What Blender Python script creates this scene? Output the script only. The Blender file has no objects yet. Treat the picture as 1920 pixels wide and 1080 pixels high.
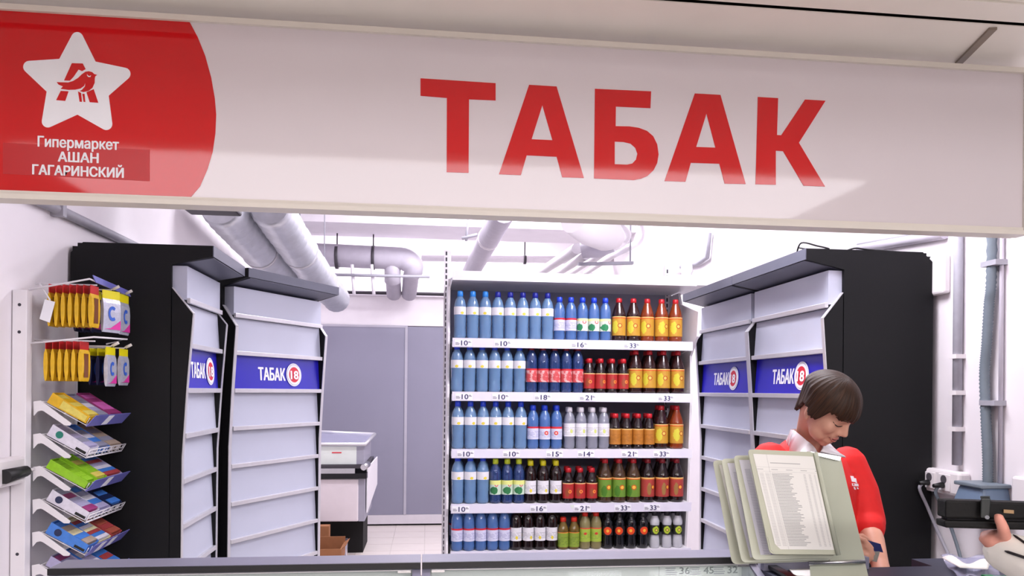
import bpy, bmesh, math, random
from mathutils import Vector, Matrix
from mathutils.geometry import tessellate_polygon
random.seed(7)
R = math.radians
SC = bpy.context.scene
COL = SC.collection

# ------------------------------------------------------------------ camera, world, light, exposure
F = 1400.0; YAW = R(6.5); ROLL = .009; PX0 = 960.0; PY0 = 733.0; EYE = 1.60
CA, SA = math.cos(YAW), math.sin(YAW)
cam_d = bpy.data.cameras.new('camera'); cam = bpy.data.objects.new('camera', cam_d); COL.objects.link(cam)
cam_d.sensor_width = 36; cam_d.lens = 36 * F / 1920
cam_d.shift_y = (PY0 - 540) / 1920
cam_d.clip_start = .05
_r = Vector((CA, -SA, ROLL)).normalized(); _f = Vector((SA, CA, 0)); _u = _r.cross(_f)
_m = Matrix.Identity(4)
for i in range(3):
    _m[i][0] = _r[i]; _m[i][1] = _u[i]; _m[i][2] = -_f[i]
_m[2][3] = EYE
cam.matrix_world = _m
SC.camera = cam

world = bpy.data.worlds.new('world'); SC.world = world; world.use_nodes = True
world.node_tree.nodes['Background'].inputs[0].default_value = (.90, .88, 1.0, 1)
world.node_tree.nodes['Background'].inputs[1].default_value = .25
SC.view_settings.view_transform = 'Standard'; SC.view_settings.look = 'None'
SC.view_settings.gamma = 1; SC.view_settings.use_curve_mapping = False
SC.view_settings.exposure = 0.0

def area(name, loc, sx, sy, power, color, rot=(0, 0, 0)):
    l = bpy.data.lights.new(name, 'AREA'); l.shape = 'RECTANGLE'; l.size = sx; l.size_y = sy
    l.energy = power; l.color = color
    o = bpy.data.objects.new(name, l); o.location = loc; o.rotation_euler = rot; COL.objects.link(o)
    return o
COOL = (.95, .93, 1.0)
# fluorescent fittings under the shop's own ceiling, just behind the fascia, and two further back
area('shop_light', (.95, 2.75, 2.98), .30, 1.0, 30, COOL)
area('shop_light', (1.42, 2.75, 2.98), .30, 1.0, 28, COOL)
area('shop_light', (.7, 5.4, 3.70), 1.8, .4, 95, COOL)
area('shop_light', (.7, 7.0, 3.70), 1.8, .4, 85, COOL)
area('shop_light', (.1, 9.2, 3.72), 2.8, .3, 45, COOL)  # added unseen light, brightens the back wall behind the beam
# light from the unseen hall over and behind the photographer
HALL_E = 5.0
for x_ in (1.0, 2.8): area('unseen_hall_light', (x_, -5.2, 3.1), 1.8, 1.6, 270, (1.0, .975, .99))  # added unseen area lights that brighten the sign and counter from the front

# ------------------------------------------------------------------ pixel -> world (real depth planes)
def ray(u, v):
    dx, dy = u - PX0, v - PY0
    x = (dx + ROLL * dy) / F; y = (dy - ROLL * dx) / F
    return Vector((x * CA + SA, -x * SA + CA, -y))
def atY(u, v, Y):
    r = ray(u, v); s = Y / r.y; return Vector((r.x * s, Y, EYE + r.z * s))
def atX(u, v, X):
    r = ray(u, v); s = X / r.x; return Vector((X, r.y * s, EYE + r.z * s))
def atZ(u, v, Z):
    r = ray(u, v); s = (Z - EYE) / r.z; return Vector((r.x * s, r.y * s, Z))
def atD(u, v, D):
    r = ray(u, v); return Vector((r.x * D, r.y * D, EYE + r.z * D))
CR = Vector((CA, -SA, 0)); CU = Vector((0, 0, 1)); CT = Vector((-SA, -CA, 0))   # right, up, towards viewer

# ------------------------------------------------------------------ materials
def lin(c):
    return tuple((x / 255 / 12.92) if x / 255 <= .04045 else ((x / 255 + .055) / 1.055) ** 2.4 for x in c)
MATS = {}
def mat(name, rgb, rough=.5, metal=0, alpha=1, var=.04, scale=14, bump=0, spec=.5, emit=0, coat=0):
    if name in MATS: return MATS[name]
    m = bpy.data.materials.new(name); m.use_nodes = True; MATS[name] = m
    nt = m.node_tree; b = nt.nodes['Principled BSDF']
    c = lin(rgb)
    if var:
        tc = nt.nodes.new('ShaderNodeTexCoord'); n = nt.nodes.new('ShaderNodeTexNoise'); n.inputs['Scale'].default_value = scale
        n.inputs['Detail'].default_value = 3
        nt.links.new(tc.outputs['Object'], n.inputs['Vector'])
        mx = nt.nodes.new('ShaderNodeMix'); mx.data_type = 'RGBA'
        mx.inputs[6].default_value = tuple(x * (1 - var * 2) for x in c) + (1,)
        mx.inputs[7].default_value = tuple(min(1, x * (1 + var * 2)) for x in c) + (1,)
        nt.links.new(n.outputs['Fac'], mx.inputs[0]); nt.links.new(mx.outputs[2], b.inputs['Base Color'])
        if bump:
            bp = nt.nodes.new('ShaderNodeBump'); bp.inputs['Strength'].default_value = bump; bp.inputs['Distance'].default_value = .004
            nt.links.new(n.outputs['Fac'], bp.inputs['Height']); nt.links.new(bp.outputs['Normal'], b.inputs['Normal'])
    else:
        b.inputs['Base Color'].default_value = c + (1,)
    b.inputs['Roughness'].default_value = rough; b.inputs['Metallic'].default_value = metal
    b.inputs['Alpha'].default_value = alpha; b.inputs['Specular IOR Level'].default_value = spec
    b.inputs['Coat Weight'].default_value = coat
    if emit:
        b.inputs['Emission Color'].default_value = c + (1,); b.inputs['Emission Strength'].default_value = emit
    return m

class NT:
    """tiny helper for node maths"""
    def __init__(s, m): s.nt = m.node_tree; s.b = s.nt.nodes['Principled BSDF']
    def n(s, t): return s.nt.nodes.new(t)
    def put(s, sock, v):
        if isinstance(v, (int, float)): sock.default_value = v
        elif isinstance(v, tuple): sock.default_value = v + (1,) if len(v) == 3 else v
        else: s.nt.links.new(v, sock)
    def m(s, op, a, b=0., c=0.):
        x = s.n('ShaderNodeMath'); x.operation = op
        s.put(x.inputs[0], a); s.put(x.inputs[1], b); s.put(x.inputs[2], c)
        return x.outputs[0]
    def mix(s, f, a, b):
        x = s.n('ShaderNodeMix'); x.data_type = 'RGBA'; s.put(x.inputs[0], f); s.put(x.inputs[6], a); s.put(x.inputs[7], b)
        return x.outputs[2]
    def band(s, v, lo, hi): return s.m('MULTIPLY', s.m('GREATER_THAN', v, lo), s.m('LESS_THAN', v, hi))
    def xyz(s, kind='Object'):
        t = s.n('ShaderNodeTexCoord'); x = s.n('ShaderNodeSeparateXYZ'); s.nt.links.new(t.outputs[kind], x.inputs[0])
        return x.outputs, t.outputs[kind]
    def noise(s, vec, scale, detail=2):
        x = s.n('ShaderNodeTexNoise'); x.inputs['Scale'].default_value = scale; x.inputs['Detail'].default_value = detail
        s.nt.links.new(vec, x.inputs['Vector']); return x.outputs['Fac']

M = {}
def defm(k, *a, **kw): M[k] = mat(k, *a, **kw); return M[k]
defm('wall_paint', (236, 230, 234), .7, var=.02, scale=6, bump=.05)
defm('ceiling_paint', (238, 234, 236), .8, var=.02, scale=5)
defm('beam_paint', (226, 220, 226), .8, var=.03, scale=5)
defm('soffit_paint', (243, 237, 228), .55, var=.03, scale=4)
defm('gap_black', (14, 12, 12), .9, var=.1)
defm('sign_white', (220, 211, 216), .05, var=.015, scale=3)
defm('sign_red', (205, 22, 28), .05, var=.02, scale=3)
defm('sign_red_patch', (190, 18, 26), .3, var=.02, scale=3)
defm('sign_trim', (226, 219, 210), .45, var=.02)
defm('black_panel', (13, 13, 16), .6, var=.08, scale=60, bump=.03, spec=.25)
defm('canopy_grey', (86, 88, 104), .42, var=.03)
defm('flap_grey', (186, 189, 206), .32, var=.02, scale=5, spec=.6)
defm('silver', (205, 203, 208), .32, metal=.45, var=.03, scale=30)
defm('flap_blue', (36, 30, 176), .3, var=.03)
defm('print_white', (240, 240, 246), .5, var=.02)
defm('badge_red', (214, 36, 60), .4, var=.02)
defm('rack_white', (236, 232, 236), .4, var=.02)
defm('rack_back', (158, 156, 176), .6, var=.05)
defm('slot_dark', (60, 58, 66), .8, var=.05)
defm('strip_lilac', (224, 220, 236), .4, var=.02)
defm('ink', (50, 44, 96), .6, var=.03)
defm('ink_grey', (128, 124, 140), .6, var=.05, scale=300)
defm('duct_foil', (206, 208, 216), .34, metal=.45, var=.10, scale=14, bump=.8)
defm('pipe_white', (222, 216, 222), .5, var=.03)
defm('pipe_lilac', (190, 184, 196), .55, var=.05)
defm('dark_metal', (70, 66, 72), .5, metal=.4, var=.08)
defm('door_grey', (140, 138, 156), .5, var=.03, scale=2)
defm('door_frame', (176, 172, 184), .5, var=.03)
defm('kick', (214, 208, 214), .5, var=.03)
defm('tile', (222, 212, 206), .3, var=.03, scale=8)
defm('grout', (176, 168, 166), .8, var=.04)
defm('cardboard', (150, 98, 62), .8, var=.08, scale=20)
defm('freezer_white', (226, 216, 220), .4, var=.02)
defm('freezer_grey', (160, 158, 172), .4, var=.03)
defm('counter_lilac', (132, 130, 150), .4, var=.03)
defm('counter_black', (26, 25, 30), .35, var=.08)
defm('desk_navy', (46, 48, 66), .45, var=.08, scale=40)
defm('case_back', (224, 230, 224), .5, var=.03)
defm('glass', (206, 222, 216), .05, alpha=.13, var=0, spec=.12)
defm('stand_sage', (186, 190, 172), .22, var=.02)
defm('sleeve_sage', (190, 192, 172), .35, var=.02)
defm('paper', (230, 228, 224), .6, var=.02)
defm('chrome', (200, 200, 204), .2, metal=.9, var=.02)
defm('wallet_black', (10, 9, 10), .6, var=.15, scale=60, bump=.4, spec=.25)
defm('strap', (40, 44, 44), .4, var=.1)
defm('gold', (176, 146, 110), .35, metal=.6, var=.05)
defm('skin', (206, 150, 128), .5, var=.04, scale=30)
defm('skin_hand', (206, 142, 126), .5, var=.06, scale=30)
defm('hair', (72, 48, 32), .5, var=.2, scale=40)
defm('lip', (176, 100, 90), .45, var=.04)
defm('lash', (40, 24, 20), .6, var=.05)
defm('brow', (80, 52, 38), .7, var=.05)
defm('jacket_red', (214, 20, 20), .75, var=.05, scale=40, bump=.15)
defm('shirt_white', (236, 232, 238), .7, var=.02)
defm('trousers', (40, 40, 48), .8, var=.05)
defm('shoe', (24, 24, 26), .5, var=.05)
defm('card_blue', (24, 32, 92), .35, var=.1)
defm('card_grey', (140, 136, 130), .4, var=.1)
defm('sleeve_white', (240, 236, 228), .75, var=.03, scale=30, bump=.2)
defm('stripe', (26, 20, 26), .7, var=.05)
defm('socket_white', (232, 226, 228), .4, var=.02)
defm('socket_hole', (80, 76, 82), .6, var=.05)
defm('cable_grey', (150, 146, 152), .5, var=.05)
defm('cable_black', (20, 20, 22), .5, var=.05)
defm('conduit', (160, 158, 168), .5, var=.06, scale=30)
defm('conduit_dark', (112, 122, 132), .5, var=.06, scale=30)
defm('box_bluegrey', (104, 122, 146), .45, var=.05)
defm('bracket_brown', (138, 124, 112), .5, var=.06)
defm('green_plastic', (30, 130, 76), .35, var=.05)
defm('plastic_clear', (196, 196, 226), .12, alpha=.35, var=0)
defm('wire_white', (232, 228, 232), .4, var=.02)
defm('price_lilac', (112, 112, 186), .3, var=.03)
defm('pack_yellow', (226, 178, 26), .35, var=.12, scale=50)
defm('pack_red', (196, 30, 34), .4, var=.08)
defm('pack_brown', (120, 62, 18), .4, var=.1)
defm('foil', (206, 208, 224), .25, metal=.3, var=.1, scale=60, bump=.5)
defm('foil_yellow', (236, 222, 24), .35, var=.05)
defm('foil_pink', (222, 60, 160), .35, var=.08)
defm('foil_blue', (60, 104, 206), .35, var=.05)
defm('foil_navy', (30, 34, 74), .35, var=.05)
defm('hook_white', (224, 216, 206), .4, var=.02)

# ------------------------------------------------------------------ mesh builder
MW = {}
class MB:
    def __init__(s): s.v = []; s.f = []; s.m = []; s.sm = []; s.uv = {}
    def add(s, vs, fs, m=0, smooth=False):
        o = len(s.v); s.v += [Vector(v) for v in vs]
        for f in fs: s.f.append([o + i for i in f]); s.m.append(m); s.sm.append(smooth)
        return s
    def box(s, x0, x1, y0, y1, z0, z1, m=0):
        vs = [(x, y, z) for z in (z0, z1) for y in (y0, y1) for x in (x0, x1)]
        return s.add(vs, [(0, 2, 3, 1), (4, 5, 7, 6), (0, 1, 5, 4), (2, 6, 7, 3), (0, 4, 6, 2), (1, 3, 7, 5)], m)
    def hexa(s, a, b, m=0):
        """a, b: two matching quads (lists of 4 points)"""
        vs = list(a) + list(b)
        return s.add(vs, [(3, 2, 1, 0), (4, 5, 6, 7)] + [(i, (i + 1) % 4, (i + 1) % 4 + 4, i + 4) for i in range(4)], m)
    def slab(s, quad, th, m=0):
        """quad of 4 points pushed by vector th"""
        return s.hexa(quad, [Vector(p) + Vector(th) for p in quad], m)
    def tube(s, pts, r, n=10, m=0, caps=True, squash=None):
        pts = [Vector(p) for p in pts]
        rs = r if isinstance(r, (list, tuple)) else [r] * len(pts)
        vs = []; fs = []; prev = None
        for i, p in enumerate(pts):
            t = (pts[min(i + 1, len(pts) - 1)] - pts[max(i - 1, 0)]).normalized()
            if prev is None:
                a = t.cross(Vector((0, 0, 1)))
                if a.length < 1e-3: a = t.cross(Vector((1, 0, 0)))
                a.normalize()
            else:
                a = (prev - t * prev.dot(t)).normalized()
            prev = a; b = t.cross(a)
            rr = rs[i]; ra, rb = rr if isinstance(rr, (list, tuple)) else (rr, rr)
            for k in range(n):
                g = 2 * math.pi * k / n
                vs.append(p + a * (math.cos(g) * ra) + b * (math.sin(g) * rb))
        for i in range(len(pts) - 1):
            for k in range(n):
                k2 = (k + 1) % n
                fs.append((i * n + k, i * n + k2, (i + 1) * n + k2, (i + 1) * n + k))
        s.add(vs, fs, m, True)
        if caps:
            L = len(pts) - 1; o = len(s.v) - len(vs)
            s.f.append([o + k for k in range(n)][::-1]); s.m.append(m); s.sm.append(False)
            s.f.append([o + L * n + k for k in range(n)]); s.m.append(m); s.sm.append(False)
        return s
    def lathe(s, prof, n=20, c=(0, 0, 0), m=0, caps=True):
        c = Vector(c); vs = []; fs = []
        for (r, z) in prof:
            for k in range(n):
                g = 2 * math.pi * k / n; vs.append(c + Vector((r * math.cos(g), r * math.sin(g), z)))
        for i in range(len(prof) - 1):
            for k in range(n):
                k2 = (k + 1) % n; fs.append((i * n + k, i * n + k2, (i + 1) * n + k2, (i + 1) * n + k))
        s.add(vs, fs, m, True)
        if caps:
            o = len(s.v) - len(vs); L = len(prof) - 1
            s.f.append([o + k for k in range(n)][::-1]); s.m.append(m); s.sm.append(False)
            s.f.append([o + L * n + k for k in range(n)]); s.m.append(m); s.sm.append(False)
        return s
    def ell(s, c, r, n=16, m=0, rot=None):
        c = Vector(c); vs = []; fs = []; h = n // 2
        for i in range(h + 1):
            t = math.pi * i / h
            for k in range(n):
                g = 2 * math.pi * k / n
                p = Vector((r[0] * math.sin(t) * math.cos(g), r[1] * math.sin(t) * math.sin(g), r[2] * math.cos(t)))
                vs.append(c + (rot @ p if rot else p))
        for i in range(h):
            for k in range(n):
                k2 = (k + 1) % n; fs.append((i * n + k, (i + 1) * n + k, (i + 1) * n + k2, i * n + k2))
        return s.add(vs, fs, m, True)
    def prism(s, loops, mp, th, m=0):
        """loops: outer + holes in 2D; mp maps 2D to 3D; th: thickness vector (front = mp, back = mp+th)"""
        if loops and not isinstance(loops[0][0], (list, tuple, Vector)): loops = [loops]
        th = Vector(th); flat = [p for l in loops for p in l]
        tris = tessellate_polygon([[Vector((p[0], p[1], 0)) for p in l] for l in loops])
        fr = [Vector(mp(*p)) for p in flat]; bk = [p + th for p in fr]; n = len(fr)
        s.add(fr + bk, [tuple(t) for t in tris] + [tuple(i + n for i in t[::-1]) for t in tris], m)
        o = len(s.v) - 2 * n; k = 0
        for l in loops:
            L = len(l)
            for i in range(L):
                a, b = k + i, k + (i + 1) % L
                s.f.append([o + a, o + b, o + b + n, o + a + n]); s.m.append(m); s.sm.append(False)
            k += L
        return s
    def text(s, body, org, ax, ay, size, m=0, off=0., extr=.0006, align='LEFT', width=None):
        """flat lettering; ax/ay: baseline and up directions"""
        c = bpy.data.curves.new('t', 'FONT'); c.body = body; c.size = size; c.align_x = align; c.resolution_u = 3
        o = bpy.data.objects.new('t', c); COL.objects.link(o)
        dg = bpy.context.evaluated_depsgraph_get(); me = o.evaluated_get(dg).to_mesh()
        ax = Vector(ax).normalized(); ay = Vector(ay).normalized(); nn = ax.cross(ay); org = Vector(org)
        co = [v.co.copy() for v in me.vertices]; fs = [tuple(p.vertices) for p in me.polygons]
        o.evaluated_get(dg).to_mesh_clear(); bpy.data.objects.remove(o); bpy.data.curves.remove(c)
        if not co: return s
        k = 1.; x_off = 0
        if width:
            x0 = min(v.x for v in co); x1 = max(v.x for v in co); k = width / (x1 - x0); x_off = x0 if align == 'LEFT' else 0
        # weight is built up from shifted copies of the lettering, each a hair in front of the last
        for i, (dx, dy) in enumerate([(0, 0)] if not off else [(0, 0), (off, 0), (-off, 0), (0, off * .6), (0, -off * .6), (off * .7, off * .5), (-off * .7, -off * .5), (-off * .7, off * .5), (off * .7, -off * .5)]):
            s.add([org + ax * ((v.x - x_off) * k + dx) + ay * (v.y + dy) + nn * (extr + .00002 * i) for v in co], fs, m)
        return s
    def build(s, name, mats, parent=None, absolute=True, bevel=0, origin=None, autosmooth=False):
        if not isinstance(mats, (list, tuple)): mats = [mats]
        vs = s.v
        if parent is not None:
            Mp = MW[parent]
            if absolute:
                inv = Mp.inverted(); vs = [inv @ v for v in vs]
            loc = Vector((0, 0, 0))
        else:
            if origin is None:
                xs = [v.x for v in vs]; ys = [v.y for v in vs]; zs = [v.z for v in vs]
                origin = Vector(((min(xs) + max(xs)) / 2, (min(ys) + max(ys)) / 2, min(zs)))
            loc = Vector(origin); vs = [v - loc for v in vs]
        me = bpy.data.meshes.new(name); me.from_pydata([tuple(v) for v in vs], [], s.f)
        for mm in mats: me.materials.append(M[mm] if isinstance(mm, str) else mm)
        me.polygons.foreach_set('material_index', s.m); me.polygons.foreach_set('use_smooth', s.sm)
        if s.uv:
            ul = me.uv_layers.new(name='UVMap')
            for p in me.polygons:
                for li in p.loop_indices:
                    ul.data[li].uv = s.uv.get(me.loops[li].vertex_index, (0, 0))
        bm = bmesh.new(); bm.from_mesh(me); bmesh.ops.recalc_face_normals(bm, faces=bm.faces); bm.to_mesh(me); bm.free()
        me.update()
        o = bpy.data.objects.new(name, me); COL.objects.link(o); o.location = loc
        if parent is not None: o.parent = parent; MW[o] = MW[parent].copy()
        else: MW[o] = Matrix.Translation(loc)
        if bevel:
            b = o.modifiers.new('bevel', 'BEVEL'); b.width = bevel; b.segments = 2; b.limit_method = 'ANGLE'; b.angle_limit = R(40)
        return o

def tag(o, label, cat, group=None):
    o['label'] = label; o['category'] = cat
    if group: o['group'] = group
    return o
def struct(o): o['kind'] = 'structure'; return o
def thing(name, label, cat, loc=(0, 0, 0), rotz=0, group=None):
    o = bpy.data.objects.new(name, None); COL.objects.link(o); o.empty_display_size = .05
    o.location = loc; o.rotation_euler = (0, 0, rotz); MW[o] = Matrix.Translation(Vector(loc)) @ Matrix.Rotation(rotz, 4, 'Z')
    return tag(o, label, cat, group)
def copy_tree(o, parent=None):
    c = o.copy(); COL.objects.link(c)
    if parent is not None: c.parent = parent
    for ch in o.children: copy_tree(ch, c)
    return c
def Bx(*a, m=0): return MB().box(*a, m=m)
def arc(c, r, a0, a1, n, ax, ay):
    return [Vector(c) + Vector(ax) * (r * math.cos(R(a0 + (a1 - a0) * i / n))) + Vector(ay) * (r * math.sin(R(a0 + (a1 - a0) * i / n))) for i in range(n + 1)]
def smoothpath(pts, n=6):
    pts = [Vector(p) for p in pts]; out = []
    for i in range(len(pts) - 1):
        p0 = pts[max(i - 1, 0)]; p1 = pts[i]; p2 = pts[i + 1]; p3 = pts[min(i + 2, len(pts) - 1)]
        for k in range(n):
            t = k / n
            out.append(.5 * ((2 * p1) + (p2 - p0) * t + (2 * p0 - 5 * p1 + 4 * p2 - p3) * t * t + (3 * p1 - p0 - 3 * p2 + p3) * t ** 3))
    out.append(pts[-1]); return out
ORD = ['first', 'second', 'third', 'fourth', 'fifth', 'sixth', 'seventh', 'eighth', 'ninth', 'tenth']

# ================================================================== SETTING
XL, XR, YB, ZC = -1.515, 2.2, 9.9, 3.8
defm('floor_pale', (206, 198, 192), .45, var=.03, scale=4)
fl = struct(Bx(-4, 5, -9, YB + .1, -.1, -.006).build('floor', 'floor_pale', origin=(0, 4, 0)))
TY = [6.5 + .335 * i for i in range(8)]
tmesh = None
for j, y in enumerate(TY):
    for i in range(8):
        x = -1.35 + .335 * i
        if tmesh is None:
            t0 = Bx(.003, .332, .003, .332, -.0045, 0).build('tile', 'tile', fl, absolute=False); tmesh = t0; o = t0
        else:
            o = t0.copy(); COL.objects.link(o)
        o.location = Vector((x, y, 0)) - fl.location
struct(Bx(XL - .12, XL, 2.35, YB, 0, ZC).build('wall_left', 'wall_paint'))
struct(Bx(XR, XR + .12, 2.2, YB, 0, ZC).build('wall_right', 'wall_paint'))
struct(Bx(XL, XR, YB, YB + .12, 0, ZC).build('wall_back', 'wall_paint'))
struct(Bx(XL - .12, XR + .12, 2.26, YB + .12, ZC, ZC + .12).build('ceiling', 'ceiling_paint'))
struct(Bx(-2.6, 3.0, 2.27, 2.35, 2.66, ZC).build('wall_front', 'wall_paint'))
# downstand beam across the room, boxed bulkhead over the back doors
struct(Bx(XL, XR, 7.75, 8.45, 3.3, ZC).build('trim_1', 'beam_paint'))
struct(Bx(XL, XR, 8.92, YB, 2.36, 2.74).build('trim_2', 'wall_paint'))
struct(Bx(XL, XR, 8.9, 8.93, .02, .125).build('baseboard_back', 'kick'))
struct(Bx(XL, XR, 8.905, 8.92, 0, .02).build('baseboard_gap', 'gap_black'))  # black strip painted in for the shadow gap under the skirting
d1 = struct(Bx(-1.5, -.262, 8.905, 8.94, .127, 2.335).build('door_1', 'door_grey'))
Bx(-1.5, -.25, 8.90, 8.906, 2.335, 2.36).build('door_rail', 'door_frame', d1)
Bx(-.262, -.232, 8.895, 8.945, .127, 2.36).build('door_edge', 'door_frame', d1)
d2 = struct(Bx(-.232, 1.1, 8.925, 8.95, .127, 2.352).build('door_2', 'door_grey'))
# hall ceiling strip above the sign: panel, dark slot, panel, hairline, panel
ZS = 2.685
struct(Bx(-2.6, 3.0, 2.014, 2.27, ZS, ZS + .003).build('ceiling_1', 'soffit_paint'))
struct(Bx(-2.6, 3.0, 1.0, 2.27, ZS + .06, ZS + .08).build('ceiling_gap', 'gap_black'))  # black sheet put above the slots for the shadow in them
struct(Bx(-2.6, 3.0, 1.893, 1.986, ZS - .004, ZS + .03).build('ceiling_2', 'soffit_paint'))
struct(Bx(-2.6, 3.0, 1.0, 1.889, ZS, ZS + .03).build('ceiling_3', 'soffit_paint'))
struct(Bx(-2.6, 3.0, .95, 1.0, ZS, 3.2).build('trim_3', 'soffit_paint'))
struct(Bx(-4, 5, -9, .95, 3.2, 3.3).build('ceiling_4', 'soffit_paint'))

# hall ceiling lamps (unseen glowing panels, laid out for the sign's bright lower reflection)
mh = mat('lamp_diffuser', (250, 246, 250), .5, var=0, emit=HALL_E)
def unseen_hall_light(x, y0, y1, lab):
    t = thing('ceiling_light', lab + ' of five unseen glowing ceiling panels in the hall behind the camera', 'lamp', (x, (y0 + y1) / 2, 3.2), 0, 'hall ceiling lamps')
    hy = (y1 - y0) / 2
    MB().box(-.6, .6, -hy, hy, -.022, -.010).build('diffuser', mh, t, absolute=False)
    MB().box(-.58, .58, -hy + .02, hy - .02, -.010, 0).build('housing', 'rack_white', t, absolute=False)
for i, nm_ in enumerate(('leftmost', 'second from left', 'middle one', 'fourth from left', 'rightmost')): unseen_hall_light(-2.15 + 1.2 * i, -2.6, -.87, nm_)

# ================================================================== SIGN
YS = 2.2
sx0, sx1, sz0, sz1 = -2.2, 1.897, 2.117, 2.645
sign = thing('fascia_sign', 'wide white fascia sign with red lettering and a red end above the counter', 'sign', (0, YS + .03, sz0))
Bx(sx0, sx1, YS, YS + .05, sz0 + .012, sz1 - .012).build('panel', 'sign_white', sign)
Bx(sx0, sx1, YS - .012, YS + .05, sz0 - .002, sz0 + .012).build('bottom_trim', 'sign_trim', sign)
Bx(sx0, sx1, YS - .005, YS + .05, sz0 + .012, sz0 + .022).build('bottom_rail', 'sign_trim', sign)
Bx(sx0, sx1, YS - .012, YS + .05, sz1 - .012, sz1 + .004).build('top_trim', 'sign_trim', sign)
Bx(sx1, sx1 + .02, YS - .012, YS + .05, sz0, sz1).build('end_trim', 'sign_trim', sign)
mpS = lambda off: (lambda u, v: atY(u, v, YS) - Vector((0, off, 0)))
def flat(name, loops, mt, off, th=.0012): return MB().prism(loops, mpS(off), (0, th, 0)).build(name, mt, sign)
# red end: arc edge
edge = [(356, 41), (371, 70), (385, 105), (396, 145), (403, 185), (405.5, 215), (404, 250), (399, 285), (389, 318), (375, 350), (358, 377)]
z_t, z_b = sz1 - .012, sz0 + .0225
e3 = [atY(u, v, YS) for u, v in edge]; e3[0].z = z_t; e3[-1].z = z_b
MB().prism([(p.x, p.z) for p in e3] + [(sx0, z_b), (sx0, z_t)], lambda a, b: (a, YS - .0012, b), (0, .0012, 0)).build('red_end', 'sign_red', sign)
def zz(ox, oy, s): return lambda L: [(ox + x / s, oy + y / s) for x, y in L]
q = zz(0, 40, 3.375)
def fillet(P, idx, r, n=7):
    out = []
    for i, p in enumerate(P):
        if i not in idx: out.append(p); continue
        p = Vector(p); a = (Vector(P[i - 1]) - p).normalized(); b = (Vector(P[(i + 1) % len(P)]) - p).normalized()
        ang = a.angle(b); d = r / math.tan(ang / 2); s = p + a * d; e = p + b * d
        c = p + (a + b).normalized() * (r / math.sin(ang / 2))
        t0 = s - c; t1 = e - c; tot = t0.angle(t1)
        for k in range(n + 1):
            f = k / n
            w = (t0 * math.sin((1 - f) * tot) + t1 * math.sin(f * tot)) / math.sin(tot) + c
            out.append((w.x, w.y))
    return out
star = [(492, 25), (607, 257), (872, 312), (690, 472), (722, 722), (492, 592), (256, 700), (298, 447), (98, 258), (378, 240)]
star = fillet([Vector(p) for p in star], {0, 2, 4, 6, 8}, 38)
flat('star', q([tuple(p) for p in star]), 'print_white', .0024)
flat('patch', [(6, 268), (281, 281), (281, 340), (6, 326)], 'sign_red_patch', .0020)
# letter A behind the bird, in pieces
flat('emblem_letter', q([(458, 268), (527, 270), (545, 305), (522, 318), (500, 308), (470, 352), (446, 378), (409, 377)]), 'sign_red', .0034)
flat('emblem_letter', q([(388, 443), (437, 446), (416, 506), (359, 501)]), 'sign_red', .0034)
flat('emblem_letter', q([(596, 432), (625, 518), (571, 514), (550, 452)]), 'sign_red', .0034)
flat('emblem_letter', q([(497, 446), (516, 456), (522, 512), (507, 511)]), 'sign_red', .0034)
flat('emblem_letter', q([(524, 462), (538, 462), (543, 513), (532, 512)]), 'sign_red', .0034)
bird = [(617, 342), (600, 337), (588, 325), (566, 319), (545, 322), (522, 338), (498, 361), (466, 381), (436, 390), (362, 388), (374, 403), (402, 415), (388, 430), (435, 436), (478, 435), (512, 428), (536, 410), (544, 388), (541, 415), (522, 437), (508, 444), (530, 450), (562, 444), (588, 423), (602, 392), (603, 362), (606, 350)]
flat('emblem_bird', q(bird), 'sign_red', .0036)
flat('emblem_eye', q([(555, 337), (560, 345), (570, 351), (580, 346), (576, 356), (563, 356), (556, 348)]), 'print_white', .0046)
def sgn_text(name, body, u0, u1, vb0, cap, off=.010):
    a = atY(u0, vb0, YS); b = atY(u1, vb0 + (u1 - u0) * .045, YS); a.y = b.y = YS - .0022
    b.z = a.z
    MB().text(body, a, (1, 0, 0), (0, 0, 1), cap / .72, 0, off * cap * .07, .0003, 'LEFT', b.x - a.x).build(name, 'print_white', sign)
sgn_text('wording', 'Гипермаркет', 72, 223, 275, .0285, .55)
sgn_text('wording', 'АШАН', 110, 185, 303, .0265, .7)
sgn_text('wording', 'ГАГАРИНСКИЙ', 62, 232, 327, .0265, .7)
q2 = zz(760, 120, 1920 / 840)
L_T = [(65, 62), (387, 83), (387, 157), (273, 152), (271, 467), (177, 464), (178, 146), (65, 137)]
L_A1 = [[(530, 90), (648, 97), (765, 489), (672, 486), (648, 398), (520, 392), (495, 477), (401, 473)], [(587, 178), (630, 327), (541, 323)]]
L_B = [[(812, 107), (1053, 118), (1050, 190), (902, 183), (901, 267), (960, 268), (1000, 274), (1035, 287), (1062, 310), (1079, 345), (1085, 388), (1079, 425), (1064, 455), (1038, 480), (1010, 492), (978, 498), (808, 491)],
       [(897, 333), (935, 335), (965, 342), (985, 360), (994, 385), (988, 410), (972, 427), (950, 432), (897, 430)]]
L_A2 = [[(1240, 127), (1350, 133), (1458, 515), (1368, 513), (1345, 428), (1223, 424), (1200, 505), (1110, 502)], [(1290, 213), (1328, 359), (1246, 356)]]
L_K = [(1510, 142), (1597, 147), (1592, 305), (1610, 306), (1712, 153), (1800, 158), (1686, 338), (1798, 526), (1706, 522), (1618, 374), (1587, 372), (1587, 518), (1500, 516)]
for L in (L_T, L_A1, L_B, L_A2, L_K):
    loops = [q2(l) for l in L] if isinstance(L[0], list) else q2(L)
    flat('letter', loops, 'sign_red', .0015)

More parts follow.
